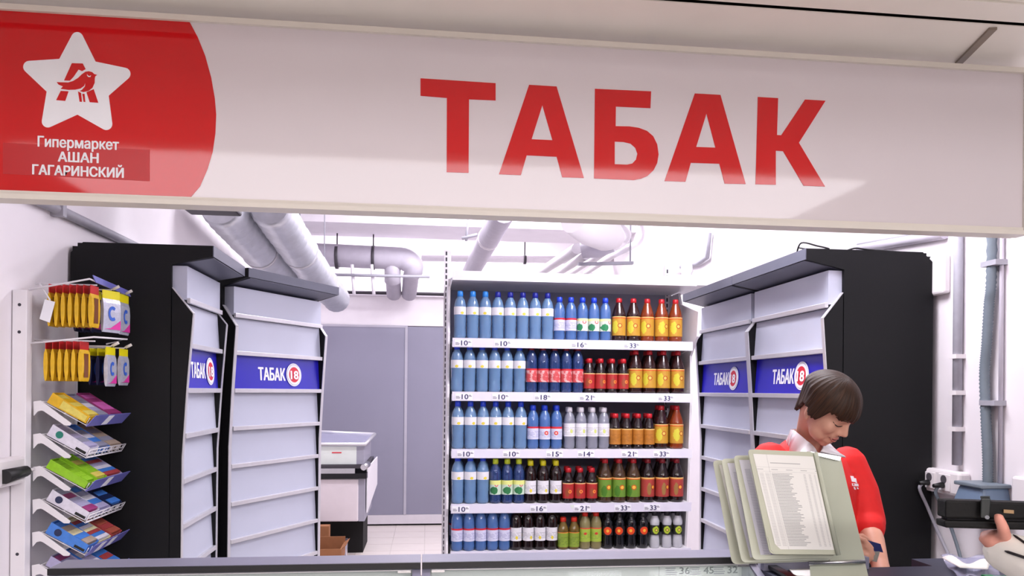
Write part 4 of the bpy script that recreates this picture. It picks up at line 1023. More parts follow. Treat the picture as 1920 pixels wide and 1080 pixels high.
# ================================================================== DISPLAY COUNTER
ZT = 1.131
def counter(x0, x1, label, tags, left_end=False):
    t = thing('display_counter', label, 'counter', ((x0 + x1) / 2, 1.9, 0))
    MB().box(x0, x1, 2.052, 2.15, ZT - .02, ZT).build('top_frame', 'counter_lilac', t, bevel=.001)
    MB().box(x0, x1, 2.046, 2.052, ZT - .0175, ZT - .0005).build('front_edge', 'counter_black', t)
    MB().box(x0 + .02, x1 - .02, 2.10, 2.115, .75, ZT - .021).build('back_wall', 'case_back', t)
    MB().box(x0, x1, 1.50, 2.15, 0, .74).build('plinth', 'counter_lilac', t)
    for x in (x0, x1 - .022):
        MB().box(x, x + .022, 2.055, 2.15, .74, ZT - .021).build('rear_post', 'counter_lilac', t)
        MB().hexa([(x, 2.052, ZT - .045), (x + .022, 2.052, ZT - .045), (x + .022, 2.052, ZT - .02), (x, 2.052, ZT - .02)], [(x, 1.56, .90), (x + .022, 1.56, .90), (x + .022, 1.56, .925), (x, 1.56, .925)]).build('sloping_post', 'counter_lilac', t)
        MB().box(x, x + .022, 1.54, 1.562, .74, .925).build('front_post', 'counter_lilac', t)
    a0, a1 = x0 + .026, x1 - .026
    MB().slab([(a0, 2.046, ZT - .024), (a1, 2.046, ZT - .024), (a1, 1.56, .90), (a0, 1.56, .90)], (0, .003, .004)).build('sloping_glass', 'glass', t)
    MB().slab([(a0, 1.553, .742), (a1, 1.553, .742), (a1, 1.553, .895), (a0, 1.553, .895)], (0, .004, 0)).build('front_glass', 'glass', t)
    MB().box(a0, a1, 2.040, 2.046, ZT - .0205, ZT - .0185).build('glass_rail', 'silver', t)
    for x in (a0, a1 - .035): MB().box(x, x + .035, 2.038, 2.046, ZT - .026, ZT - .0206).build('hinge', 'chrome', t)
    if tags:
        st = MB().box(tags[0][0] - .06, x1 - .03, 2.094, 2.099, 1.065, 1.104).build('price_rail', 'case_back', t)
        for x, tx in tags:
            MB().text(tx, (x, 2.0935, 1.074), (1, 0, 0), (0, 0, 1), .028, 0, .0006, .0006, 'LEFT', .030).build('price_wording', 'ink_grey' if 0 else 'slot_dark', st)
            g = MB()
            for i in range(4): g.box(x - .042, x - .042 + (.032, .034, .028, .03)[i], 2.0932, 2.0938, 1.072 + .006 * i, 1.0745 + .006 * i)
            g.build('price_lines', 'ink_grey', st)
    return t
xj = atY(790, 1050, 2.05).x; xl = atY(90, 1062, 2.05).x; xr_ = atY(1418, 1052, 2.05).x
counter(xl, xj - .002, 'left lilac topped glass display counter in front of the cabinets', [])
def tx_(u): return atY(u, 1070, 2.094).x
counter(xj + .002, xr_, 'right lilac topped glass display counter marked 36 45 32', [(tx_(1274), '36'), (tx_(1319), '45'), (tx_(1364), '32')])
# desk on the right
ZD = 1.10
dk = thing('cash_desk', 'dark navy topped cash desk in front of the cashier', 'desk', (1.6, 1.7, 0))
MB().prism([(.945, 1.42), (2.195, 1.42), (2.195, 2.12), (1.47, 2.12), (1.47, 2.025), (.945, 2.025)], lambda a, b: (a, b, ZD), (0, 0, -.03)).build('top', 'desk_navy', dk)
MB().box(.945, 1.26, 2.004, 2.025, ZD + .0005, ZD + .034).build('upstand', 'counter_lilac', dk)
MB().box(1.0, 2.19, 1.46, 2.0, 0, ZD - .031).build('body', 'counter_black', dk)
ba, bb = atY(1440, 1055, 2.03), atZ(1500, 1088, ZD + .012)
bar = tag(MB().slab([ba + Vector((-.012, 0, 0)), ba + Vector((.012, 0, 0)), bb + Vector((.014, 0, 0)), bb + Vector((-.014, 0, 0))], (0, .004, -.008)).build('trim_bar', 'counter_black'), 'black sloping bar between the glass counter and the price list stand', 'bar')
tag(MB().slab([atZ(1472, 1060, ZD + .002), atZ(1522, 1058, ZD + .002), atZ(1530, 1082, ZD + .002), atZ(1490, 1080, ZD + .002)], (0, 0, .002)).build('paper_sheet', 'paper'), 'white sheet of paper on the desk left of the price list stand', 'paper')

# ================================================================== PRICE LIST STAND
stand = thing('price_list_stand', 'sage green flip stand of printed price lists on the counter', 'price list', atD(1560, 1075, 2.03))
sheet_m = mat('printed_sheet', (232, 230, 226), .3, var=0)
n = NT(sheet_m); o, vec = n.xyz('UV'); U, V = o[0], o[1]
row = n.m('FRACT', n.m('MULTIPLY', V, 62.)); rid = n.m('FLOOR', n.m('MULTIPLY', V, 62.))
def rnd(seed): return n.m('FRACT', n.m('MULTIPLY', n.m('SINE', n.m('MULTIPLY', n.m('ADD', rid, seed), 12.9898)), 43758.5))
rowm = n.m('MULTIPLY', n.band(row, .25, .8), n.band(V, .03, .80))
endx = n.m('ADD', .50, n.m('MULTIPLY', rnd(3.), .13))
name = n.m('MULTIPLY', n.m('GREATER_THAN', U, .24), n.m('LESS_THAN', U, endx))
colA = n.band(U, .03, .10); colB = n.band(U, .13, .20); colC = n.m('ADD', n.band(U, .76, .80), n.m('ADD', n.band(U, .85, .89), n.band(U, .94, .965)))
wv = n.n('ShaderNodeTexNoise'); wv.inputs['Scale'].default_value = 90
mp = n.n('ShaderNodeMapping'); mp.inputs['Scale'].default_value = (1.2, 1.0, 1); n.nt.links.new(vec, mp.inputs[0]); n.nt.links.new(mp.outputs[0], wv.inputs['Vector'])
ink = n.m('MULTIPLY', rowm, n.m('ADD', n.m('MULTIPLY', name, .55), n.m('ADD', n.m('MULTIPLY', n.m('ADD', colA, colB), .28), n.m('MULTIPLY', colC, .32))))
ink = n.m('MULTIPLY', ink, n.m('ADD', .5, wv.outputs['Fac']))
head = n.m('ADD', n.m('MULTIPLY', n.band(V, .905, .915), n.band(U, .25, .75)), n.m('MULTIPLY', n.band(V, .835, .842), n.m('GREATER_THAN', n.m('SINE', n.m('MULTIPLY', U, 26.)), .2)))
grid = n.m('ADD', n.band(U, .213, .222), n.m('ADD', n.band(V, .86, .864), n.band(V, .815, .819)))
fac = n.m('MINIMUM', n.m('ADD', ink, n.m('ADD', n.m('MULTIPLY', head, .5), n.m('MULTIPLY', grid, .25))), 1.)
n.put(n.b.inputs['Base Color'], n.mix(fac, lin((232, 230, 226)), lin((96, 96, 104))))
lil_m = mat('printed_sheet_lilac', (206, 202, 220), .3, var=0)
n = NT(lil_m); o, vec = n.xyz('UV'); U, V = o[0], o[1]
rw_ = n.m('GREATER_THAN', n.m('FRACT', n.m('MULTIPLY', V, 60.)), .5)
f1 = n.m('MULTIPLY', n.m('MULTIPLY', rw_, n.band(U, .05, .13)), n.m('MULTIPLY', n.m('LESS_THAN', V, .9), .45))
cc = n.mix(n.band(U, .15, .5), lin((222, 220, 232)), lin((152, 144, 196)))
n.put(n.b.inputs['Base Color'], n.mix(f1, cc, lin((110, 108, 140))))
M['printed_sheet'] = sheet_m; M['printed_sheet_lilac'] = lil_m
def rounded_quad(Q, r, n_=4):
    """rounded outline of a 3D quad"""
    out = []
    for i in range(4):
        p = Q[i]; a = (Q[i - 1] - p).normalized(); b = (Q[(i + 1) % 4] - p).normalized()
        s, e = p + a * r, p + b * r
        for k in range(n_ + 1):
            t = k / n_; out.append(s * (1 - t) ** 2 + p * (2 * t * (1 - t)) + e * t * t)
    return out
def plate3(pts, th, name_, mt, par):
    n_ = len(pts); g = MB(); g.add(pts, [tuple(range(n_))]); bk = [p + th for p in pts]; g.add(bk, [tuple(range(n_))[::-1]])
    for i in range(n_): g.add([pts[i], pts[(i + 1) % n_], bk[(i + 1) % n_], bk[i]], [(0, 1, 2, 3)])
    return g.build(name_, mt, par)
SL = [((1402, 842, 2.005), (1528, 848, 2.045), (1571, 1040, 1.985), (1444, 1039, 1.945), 'printed_sheet'),
      ((1375, 854, 2.055), (1524, 853, 2.060), (1566, 1045, 2.000), (1412, 1050, 1.99), 'printed_sheet_lilac'),
      ((1352, 860, 2.095), (1520, 858, 2.075), (1562, 1049, 2.015), (1391, 1055, 2.03), 'printed_sheet_lilac'),
      ((1336, 863, 2.135), (1516, 862, 2.090), (1558, 1052, 2.030), (1373, 1058, 2.07), 'paper')]
for i, (tl, tr, br, bl, sm) in enumerate(SL):
    Q = [atD(*tl), atD(*tr), atD(*br), atD(*bl)]
    nrm_ = (Q[1] - Q[0]).cross(Q[3] - Q[0]).normalized()
    if nrm_.dot(CT) < 0: nrm_ = -nrm_
    s = plate3(rounded_quad(Q, .014), -nrm_ * .0035, 'sleeve', 'sleeve_sage', stand)
    def bil(a, b): return (Q[0] * (1 - a) + Q[1] * a) * (1 - b) + (Q[3] * (1 - a) + Q[2] * a) * b
    g = MB(); c4 = [bil(.06, .045), bil(.955, .045), bil(.955, .955), bil(.10, .955)]
    g.add([p + nrm_ * .0010 for p in c4], [(0, 1, 2, 3)])
    for j, uv in enumerate([(0, 1), (1, 1), (1, 0), (0, 0)]): g.uv[j] = uv
    g.build('price_sheet', sm, s)
    tri = [bil(.0, .86) + (bil(.02, .86) - bil(0, .86)), bil(.0, .995) + (bil(.06, .99) - bil(0, .99)), bil(.16, .99), bil(.05, .86)]
    if i == 0: plate3([bil(.015, .84), bil(.20, .985), bil(.05, .985), bil(.015, .96)], nrm_ * .0016, 'corner_pocket', 'sleeve_sage', s)
Q = [atD(1512, 846, 2.10), atD(1576, 857, 2.075), atD(1623, 1053, 2.02), atD(1556, 1053, 2.045)]
nn_ = (Q[1] - Q[0]).cross(Q[3] - Q[0]).normalized(); nn_ = nn_ if nn_.dot(CT) > 0 else -nn_
plate3(rounded_quad(Q, .004), -nn_ * .005, 'back_board', 'stand_sage', stand)
Q2 = [atD(1518, 1057, 2.04), atD(1622, 1055, 2.02), atD(1629, 1084, 1.995), atD(1520, 1084, 2.02)]
plate3(Q2, -nn_ * .005, 'base_flap', 'stand_sage', stand)
MB().tube([atD(1516, 1056, 2.03), atD(1622, 1053, 2.008)], .0055, 8).build('hinge_rod', 'chrome', stand)
MB().tube([atD(1529, 848, 2.04), atD(1572, 1041, 1.98)], .006, 8).build('spine', 'stand_sage', stand)
MB().slab([atD(1518, 846, 2.09), atD(1576, 856, 2.07), atD(1574, 864, 2.068), atD(1527, 853, 2.085)], CT * .004).build('clip', 'chrome', stand)

# ================================================================== THINGS ON THE DESK AT RIGHT
def sheet_grid(fn, nu, nv, th=.0012):
    vs = [Vector(fn(i / nu, j / nv)) for j in range(nv + 1) for i in range(nu + 1)]; N = len(vs); fs = []
    for j in range(nv):
        for i in range(nu):
            a = j * (nu + 1) + i; fs.append((a, a + 1, a + nu + 2, a + nu + 1))
    bd = [i for i in range(nu + 1)] + [(j * (nu + 1) + nu) for j in range(1, nv + 1)] + [nv * (nu + 1) + i for i in range(nu - 1, -1, -1)] + [j * (nu + 1) for j in range(nv - 1, 0, -1)]
    g = MB(); g.add(vs + [v - Vector((0, 0, th)) for v in vs], fs + [tuple(i + N for i in f[::-1]) for f in fs], 0, True)
    for i in range(len(bd)):
        a, b = bd[i], bd[(i + 1) % len(bd)]; g.f.append([a, b, b + N, a + N]); g.m.append(0); g.sm.append(False)
    return g
pA, pB, pC, pD = atZ(1763, 1052, ZD + .003), atZ(1868, 1056, ZD + .003), atZ(1880, 1092, ZD + .003), atZ(1800, 1086, ZD + .003)
tag(sheet_grid(lambda a, b: (pA * (1 - a) + pB * a) * (1 - b) + (pD * (1 - a) + pC * a) * b + Vector((0, 0, .006 + .007 * math.sin(a * 11 + b * 5) * math.sin(b * 7 + 1) + (.012 if b < .15 else 0))), 16, 10).build('plastic_bag', 'plastic_clear'), 'crumpled clear plastic bag on the desk at right', 'bag')
rA, rB, rC, rD = atZ(1766, 1052, ZD + .02), atZ(1858, 1062, ZD + .02), atZ(1852, 1071, ZD + .02), atZ(1800, 1068, ZD + .02)
tag(sheet_grid(lambda a, b: (rA * (1 - a) + rB * a) * (1 - b) + (rD * (1 - a) + rC * a) * b + Vector((0, 0, .010 + .010 * math.sin(a * 9) * (1 - b) - .004 * b)), 14, 4).build('receipt', 'paper'), 'crinkled white receipt lying on the clear plastic bag', 'paper')
gp = atD(1868, 1078, 1.90)
gr = thing('green_tray', 'green plastic tray on the desk behind the white sleeve', 'tray', (gp.x, gp.y, ZD))
MB().hexa([(gp.x - .03, gp.y - .05, ZD + .001), (gp.x + .10, gp.y - .05, ZD + .001), (gp.x + .10, gp.y + .04, ZD + .001), (gp.x - .03, gp.y + .04, ZD + .001)], [(gp.x - .028, gp.y - .055, ZD + .03), (gp.x + .105, gp.y - .055, ZD + .03), (gp.x + .105, gp.y + .045, ZD + .03), (gp.x - .028, gp.y + .045, ZD + .03)]).build('body', 'green_plastic', gr, bevel=.004)
MB().box(gp.x - .005, gp.x + .02, gp.y - .06, gp.y + .046, ZD + .028, ZD + .033).build('rib', 'green_plastic', gr)

# ================================================================== PEOPLE
from mathutils.bvhtree import BVHTree
def remesh(mb, voxel, smooth_it=6, fac=.5):
    me = bpy.data.meshes.new('tmp'); me.from_pydata([tuple(v) for v in mb.v], [], mb.f)
    bm = bmesh.new(); bm.from_mesh(me); bmesh.ops.recalc_face_normals(bm, faces=bm.faces); bm.to_mesh(me); bm.free()
    o = bpy.data.objects.new('tmp', me); COL.objects.link(o)
    r = o.modifiers.new('r', 'REMESH'); r.mode = 'VOXEL'; r.voxel_size = voxel; r.use_smooth_shade = True
    if smooth_it:
        s = o.modifiers.new('s', 'SMOOTH'); s.iterations = smooth_it; s.factor = fac
    dg = bpy.context.evaluated_depsgraph_get(); m2 = o.evaluated_get(dg).to_mesh()
    out = MB(); out.add([v.co.copy() for v in m2.vertices], [tuple(p.vertices) for p in m2.polygons], 0, True)
    o.evaluated_get(dg).to_mesh_clear(); bpy.data.objects.remove(o); bpy.data.meshes.remove(me)
    return out
def bvh_of(mb): return BVHTree.FromPolygons(mb.v, mb.f)
def limb(g, pts, rs, n=14):
    for p, r in zip(pts, rs):
        r_ = r if not isinstance(r, (tuple, list)) else min(r)
        g.ell(p, (r_, r_, r_), 12)
    g.tube(pts, rs, n)
def finger(g, pts, r0, r1):
    k = len(pts) - 1; rs = [r0 + (r1 - r0) * i / k for i in range(k + 1)]
    g.tube(pts, rs, 10); 
    for p, r in zip(pts, rs): g.ell(p, (r, r, r), 10)
class Head:
    def __init__(s, C, f, roll=0, k=1.0):
        s.k = k
        s.C = C; s.f = f.normalized(); s.x = s.f.cross(CU).normalized(); s.u = s.x.cross(s.f).normalized()
        if roll:
            Rm = Matrix.Rotation(roll, 3, s.f); s.x = Rm @ s.x; s.u = Rm @ s.u
        s.R = Matrix((s.x, s.f, s.u)).transposed()
    def p(s, x, y, z): return s.C + (s.x * x + s.f * y + s.u * z) * s.k
def head_blobs(g, h):
    E = lambda c, r, n=16: g.ell(h.p(*c), [q_ * h.k for q_ in r], n, rot=h.R)
    E((0, -.008, .022), (.074, .092, .086), 22); E((0, .028, -.028), (.060, .060, .078), 20)
    E((0, .040, -.076), (.043, .042, .036)); E((0, .066, -.098), (.019, .016, .015))
    for sx in (-1, 1):
        E((sx * .036, .056, -.034), (.024, .026, .028)); E((sx * .030, .070, -.002), (.0145, .013, .011))
        E((sx * .034, .040, -.070), (.024, .034, .030))
        E((sx * .076, -.008, -.022), (.009, .018, .030)); E((sx * .077, -.002, -.046), (.007, .009, .010))
        E((sx * .0105, .094, -.036), (.008, .010, .008), 12)
        E((sx * .028, .079, .014), (.022, .010, .008), 12)
    E((0, .074, .030), (.048, .022, .030))
    g.tube([h.p(0, .082, .012), h.p(0, .092, -.008), h.p(0, .104, -.028), h.p(0, .106, -.034)], [.008, .009, .0105, .009], 12)
    E((0, .101, -.031), (.0105, .0105, .009), 12)
    E((0, .080, -.056), (.028, .014, .012), 14); E((0, .084, -.066), (.019, .010, .008), 12); E((0, .078, -.082), (.022, .012, .010), 12)
def face_details(h, body_bvh, par, lip=True):
    def on(x, z, off=.0012):
        o = h.p(x, .2, z); hit = body_bvh.ray_cast(o, -h.f)
        return (hit[0] + h.f * off) if hit[0] is not None else h.p(x, .09, z)
    for sx in (-1, 1):
        MB().tube([on(sx * a, b, .0005) for a, b in ((.014, -.006), (.022, -.0105), (.031, -.012), (.039, -.010), (.046, -.005))], [.001, .0017, .002, .0018, .001], 6).build('eyelash', 'lash', par)
        MB().tube([on(sx * a, b, .0) for a, b in ((.014, .016), (.024, .0205), (.036, .020), (.047, .013))], [.002, .0032, .003, .0012], 6).build('eyebrow', 'brow', par)
        MB().tube([on(sx * .009, -.0415, .0003), on(sx * .0125, -.041, .0003)], .0022, 6).build('nostril', 'lash', par)
    MB().tube([on(a, b, .0) for a, b in ((-.023, -.0625), (-.012, -.059), (-.004, -.0575), (0, -.0585), (.004, -.0575), (.012, -.059), (.023, -.0625))], [.0008, .003, .0036, .0034, .0036, .003, .0008], 8).build('upper_lip', 'lip', par)
    MB().tube([on(a, b, .0) for a, b in ((-.020, -.0645), (-.010, -.0685), (0, -.0695), (.010, -.0685), (.020, -.0645))], [.0008, .0038, .0046, .0038, .0008], 8).build('lower_lip', 'lip', par)
    MB().tube([on(a, b, .0006) for a, b in ((-.024, -.0630), (-.012, -.0635), (0, -.0632), (.012, -.0635), (.024, -.0630))], [.0008, .0010, .0011, .0010, .0008], 6).build('mouth_line', 'lash', par)
# hair colour runs in strands
hm = bpy.data.materials.new('hair_strands'); hm.use_nodes = True; M['hair'] = hm; n = NT(hm); o, vec = n.xyz('UV')
mp = n.n('ShaderNodeMapping'); mp.inputs['Scale'].default_value = (95, 3.5, 1); n.nt.links.new(vec, mp.inputs[0])
nz_ = n.noise(mp.outputs[0], 1.0, 4)
n.put(n.b.inputs['Base Color'], n.mix(n.m('MULTIPLY', n.m('SUBTRACT', nz_, .3), 2.2), lin((24, 13, 7)), lin((74, 44, 25))))
n.b.inputs['Roughness'].default_value = .5; n.b.inputs['Specular IOR Level'].default_value = .3
bp_ = n.n('ShaderNodeBump'); bp_.inputs['Strength'].default_value = .6; bp_.inputs['Distance'].default_value = .003
n.nt.links.new(nz_, bp_.inputs['Height']); n.nt.links.new(bp_.outputs[0], n.b.inputs['Normal'])

def bowl_hair(h, par, side=-.014, front=.018, back=-.074, mt='hair', seed=3):
    rr = random.Random(seed); NA, NE = 260, 24; vs = []; fs = []
    top = (0, -.015, .0)
    jit = [rr.uniform(-1, 1) for _ in range(NA)]
    jit = [(jit[i] * .6 + jit[i - 1] * .25 + jit[(i + 1) % NA] * .25) for i in range(NA)]
    for layer in (0, 1):
        for a in range(NA):
            az = 2 * math.pi * a / NA                     # 0 = front (f), pi = back
            cx, cy = math.sin(az), math.cos(az)
            w = abs(az if az <= math.pi else 2 * math.pi - az) / math.pi
            if w < .32: zl = front + .004 * math.sin(az * 9)
            elif w < .38: zl = front + (-.034 - front) * (w - .32) / .06
            elif w < .46: zl = -.034
            elif w < .52: zl = -.034 + (side + .034) * (w - .46) / .06
            elif w < .60: zl = side
            else: zl = side + (back - side) * min(1, (w - .60) / .22)
            zl += jit[a] * .006
            rx, ry, rz = .091, (.112 if cy > 0 else .112), .102
            for e in range(NE + 1):
                t = e / NE
                zt_, zb_ = .108, zl
                # elevation from crown to hairline
                el = math.radians(90) * (1 - t) ** 1.0
                if t < .7:
                    k = t / .7; el = math.radians(90 - 78 * k); z = .020 + rz * math.sin(el); rad = math.cos(el)
                else:
                    k = (t - .7) / .3; z0 = .020 + rz * math.sin(math.radians(12)); z = z0 + (zb_ - z0) * k; rad = math.cos(math.radians(12)) * (1 + .03 * math.sin(k * 2.2) * (w < .5) - k * (.30 * min(1, max(0, w - .56) / .2) + .03))
                rip = 1 + (.016 * jit[a] + .006 * math.sin(az * 31 + e * .25) + .008 * math.sin(az * 7 + e * .1)) * min(1, t * 2.2)
                if layer: rip -= .16 if t > .3 else .1
                vs.append(h.p(cx * rx * rad * rip, -.012 + cy * ry * rad * rip, z - (.006 if layer and e < NE else 0)))
    def ix(l, a, e): return l * NA * (NE + 1) + (a % NA) * (NE + 1) + e
    for l in (0, 1):
        for a in range(NA):
            for e in range(NE): fs.append((ix(l, a, e), ix(l, a + 1, e), ix(l, a + 1, e + 1), ix(l, a, e + 1)))
    for a in range(NA): fs.append((ix(0, a, NE), ix(0, a + 1, NE), ix(1, a + 1, NE), ix(1, a, NE)))
    g = MB().add(vs, fs, 0, True)
    for l in (0, 1):
        for a in range(NA):
            for e in range(NE + 1): g.uv[ix(l, a, e)] = (abs(a / NA * 2 - 1), e / NE)
    return g.build('hair', mt, par)
# ---------------------------------------------------------------- the cashier
fdir = CR * .46 - CU * .655 + CT * .60
H_ = Head(atD(1552, 764, 2.35), fdir, 0.0, .93)
SRt, SLt = atD(1444, 862, 2.40), atD(1589, 868, 2.54)
mid = (SRt + SLt) / 2
sd = (SLt - SRt); sd.z = 0; sd.normalize(); fb = sd.cross(CU) ; fb = fb if fb.dot(CT) > 0 else -fb
cash = thing('person', 'woman with short brown hair in red jacket bending her head at the counter', 'person', (mid.x, mid.y, 0))
Rb = Matrix((sd, fb, CU)).transposed()
def ring_loft(g, rows, n=24):
    vs = []; fs = []
    for (c, a, b) in rows:
        for k in range(n):
            t = 2 * math.pi * k / n; vs.append(c + sd * (math.cos(t) * a) + fb * (math.sin(t) * b))
    for i in range(len(rows) - 1):
        for k in range(n): fs.append((i * n + k, i * n + (k + 1) % n, (i + 1) * n + (k + 1) % n, (i + 1) * n + k))
    o = len(g.v); g.add(vs, fs, 0, True); L = len(rows) - 1
    g.f.append([o + k for k in range(n)][::-1]); g.m.append(0); g.sm.append(True); g.f.append([o + L * n + k for k in range(n)]); g.m.append(0); g.sm.append(True)
def at_z(z, fwd=0): return Vector((mid.x, mid.y, z)) + fb * fwd
zS = mid.z
neckb = at_z(zS + .035, .0)
LEl, LCf, LWr, LHd = atD(1627, 978, 2.46), atD(1628, 990, 2.43), atD(1650, 1058, 2.30), atD(1655, 1088, 2.24)
REl, RCf, RWr = atD(1462, 1010, 2.34), atD(1500, 1020, 2.30), atD(1582, 1032, 2.26)
body = MB(); head_blobs(body, H_)
limb(body, [H_.p(0, -.030, -.030), atD(1519, 812, 2.455), neckb + Vector((0, 0, -.05))], [.047, .045, .056])
ring_loft(body, [(at_z(zS - .02), .12, .07), (at_z(zS - .12), .14, .09), (at_z(zS - .30), .125, .085), (at_z(zS - .42), .13, .09), (at_z(zS - .52), .15, .10), (at_z(zS - .60), .12, .09)])
limb(body, [SLt, LEl, LCf], [.045, .038, .036]); limb(body, [LCf, LCf.lerp(LWr, .35), LWr, LHd], [.036, .037, .026, .03])
limb(body, [SRt, REl, RCf], [.045, .038, .036]); limb(body, [RCf, RCf.lerp(RWr, .35), RWr], [.036, .035, .026])
# left hand (mostly behind the desk edge)
for i in range(4):
    b_ = LHd + sd * (-.024 + .016 * i); finger(body, [b_, b_ + CT * .03 - CU * .03, b_ + CT * .035 - CU * .06, b_ + CT * .02 - CU * (.075 + .006 * (i in (1, 2)))], .0088, .007)
finger(body, [LHd - sd * .02, LHd - sd * .045 + CT * .02 - CU * .01, LHd - sd * .045 + CT * .04 - CU * .03], .010, .0078)
# right hand: palm and fingers closing on the card
pal = atD(1600, 1030, 2.245)
body.ell(pal, (.036, .016, .030), 14, rot=Matrix((CR, CT, CU)).transposed())
limb(body, [RWr, pal], [.026, .022])
FG = [((1606, 1008), (1620, 1012), (1634, 1027)), ((1610, 1018), (1625, 1025), (1637, 1038)), ((1608, 1032), (1622, 1040), (1634, 1048)), ((1602, 1044), (1615, 1051), (1626, 1056))]
for i, (a_, b_, c_) in enumerate(FG): finger(body, [atD(*a_, 2.245), atD(*b_, 2.225), atD(*c_, 2.225)], .0098 - .0006 * i, .0078)
finger(body, [atD(1596, 1012, 2.25), atD(1616, 1004, 2.27), atD(1632, 1016, 2.275)], .0105, .0082)
for s_ in (-1, 1):
    hp = at_z(zS - .58) + sd * (.085 * s_); kn = hp + Vector((0, 0, -.36)) + fb * .02; an = Vector((hp.x, hp.y, .08)) - fb * .01
    limb(body, [hp, hp.lerp(kn, .5), kn, kn.lerp(an, .35), an], [.078, .066, .050, .050, .034])
bm1 = remesh(body, .0052, 5)
bo = bm1.build('body', 'skin', cash); bvb = bvh_of(bm1)
face_details(H_, bvb, bo)
bowl_hair(H_, cash)
jk = MB()
ring_loft(jk, [(at_z(zS + .072, -.030), .068, .034), (at_z(zS + .050, -.022), .112, .050), (at_z(zS + .005, -.008), .150, .082), (at_z(zS - .07), .168, .118), (at_z(zS - .18), .170, .125), (at_z(zS - .32), .160, .118), (at_z(zS - .46), .170, .125), (at_z(zS - .56), .178, .13)])
limb(jk, [SLt + Vector((0, 0, -.004)), SLt.lerp(LEl, .5) + sd * .012, LEl, LCf], [.062, .060, .056, .052])
limb(jk, [SRt + Vector((0, 0, -.004)), SRt.lerp(REl, .5) - sd * .010, REl, RCf], [.062, .060, .055, .050])
# sleeve folds
for f_ in (.55, .72, .86): jk.ell(SLt.lerp(LEl, f_) + sd * .030, (.034, .034, .018), 12); jk.ell(SRt.lerp(REl, f_) - sd * .026, (.034, .034, .018), 12)
jm = remesh(jk, .007, 4); jo = jm.build('jacket', 'jacket_red', cash); bvj = bvh_of(jm)
# polo collar: band standing round the neck and folding out, open in front
g = MB(); NC = 48
ct_, cb_ = atD(1522, 813, 2.44), atD(1521, 846, 2.45)
inn, top_, out = [], [], []
for i in range(NC + 1):
    a = R(-152 + 304 * i / NC)                      # 0 = nape
    d = -fb * math.cos(a) + sd * math.sin(a); sg = 1 if a > 0 else -1
    fr = max(0, (abs(a) - R(80)) / R(72))
    top_.append(ct_ + d * .064 + Vector((0, 0, .012 - .058 * fr)) + fb * .020 * fr)
    ring_t, ring_o = ct_ + d * .064 + Vector((0, 0, .012)), cb_ + d * .088
    if fr > 0:
        et, eo = (atD(1536, 852, 2.375), atD(1586, 858, 2.385)) if sg > 0 else (atD(1531, 851, 2.365), atD(1486, 868, 2.345))
        w_ = fr ** .6; top_[-1] = ring_t * (1 - w_) + et * w_
    else: top_[-1] = ring_t
    inn.append(cb_ + d * .066 + Vector((0, 0, .004 - .035 * fr)) + fb * .022 * fr)
    out.append(cb_ + d * (.088 + .042 * fr) + Vector((0, 0, .002 - .042 * fr ** 1.5)) + fb * (.018 * fr) + sd * (.030 * fr * sg))
    if fr > 0: out[-1] = ring_o * (1 - w_) + eo * w_; inn[-1] = top_[-1] + Vector((0, 0, -.012)) - fb * .006
    else: out[-1] = ring_o
for i in range(NC):
    g.add([inn[i], inn[i + 1], top_[i + 1], top_[i]], [(0, 1, 2, 3)], 0, True); g.add([top_[i], top_[i + 1], out[i + 1], out[i]], [(0, 1, 2, 3)], 0, True)
co = g.build('collar', 'shirt_white', cash)
sm = co.modifiers.new('weld', 'WELD'); sm.merge_threshold = .0005
sm = co.modifiers.new('solid', 'SOLIDIFY'); sm.thickness = .0035; sm.offset = 0
# small white emblem on the breast, laid on the cloth
def on_j(u, v):
    r = ray(u, v).normalized(); o = Vector((0, 0, EYE)); hit = bvj.ray_cast(o, r)
    return hit[0] - r * .002 if hit[0] is not None else None
for poly in ([(1594, 892), (1600, 893), (1604, 904), (1597, 903)], [(1601, 896), (1605, 897), (1607, 906), (1604, 905)], [(1597, 906), (1609, 907), (1610, 912), (1598, 911)], [(1600, 913), (1603, 913), (1605, 918), (1602, 918)], [(1606, 913), (1609, 914), (1610, 917), (1607, 917)]):
    pp = [on_j(u, v) for u, v in poly]
    if None not in pp: MB().slab(pp, CT * .0008).build('emblem', 'print_white', jo)
tr = MB()
for s_ in (-1, 1):
    hp = at_z(zS - .55) + sd * (.085 * s_); kn = hp + Vector((0, 0, -.39)) + fb * .02; an = Vector((hp.x, hp.y, .06)) - fb * .01
    limb(tr, [hp, hp.lerp(kn, .5), kn, kn.lerp(an, .4), an], [.088, .076, .062, .060, .050])
tr.ell(at_z(zS - .56), (.16, .12, .10), 18, rot=Rb)
remesh(tr, .012, 3).build('trousers', 'trousers', cash)
for s_ in (-1, 1):
    an = at_z(0) + sd * (.085 * s_); g = MB(); limb(g, [an + Vector((0, 0, .045)) - fb * .03, an + Vector((0, 0, .040)) + fb * .10], [.042, .036]); 
    remesh(g, .01, 2).build('shoe', 'shoe', cash)
cd = thing('card_holder', 'dark blue and grey card holder between the cashier\'s fingers', 'card holder', atD(1642, 1035, 2.24))
MB().slab([atD(1624, 1012, 2.25), atD(1651, 1020, 2.25), atD(1656, 1036, 2.25), atD(1630, 1032, 2.25)], CT * -.004).build('cover', 'card_blue', cd)
MB().slab([atD(1629, 1034, 2.248), atD(1650, 1034, 2.248), atD(1644, 1054, 2.248), atD(1626, 1050, 2.248)], CT * -.003).build('pocket', 'card_grey', cd)
MB().slab([atD(1621, 1043, 2.252), atD(1630, 1040, 2.252), atD(1628, 1052, 2.252), atD(1620, 1053, 2.252)], CT * -.003).build('back_cover', 'card_blue', cd)

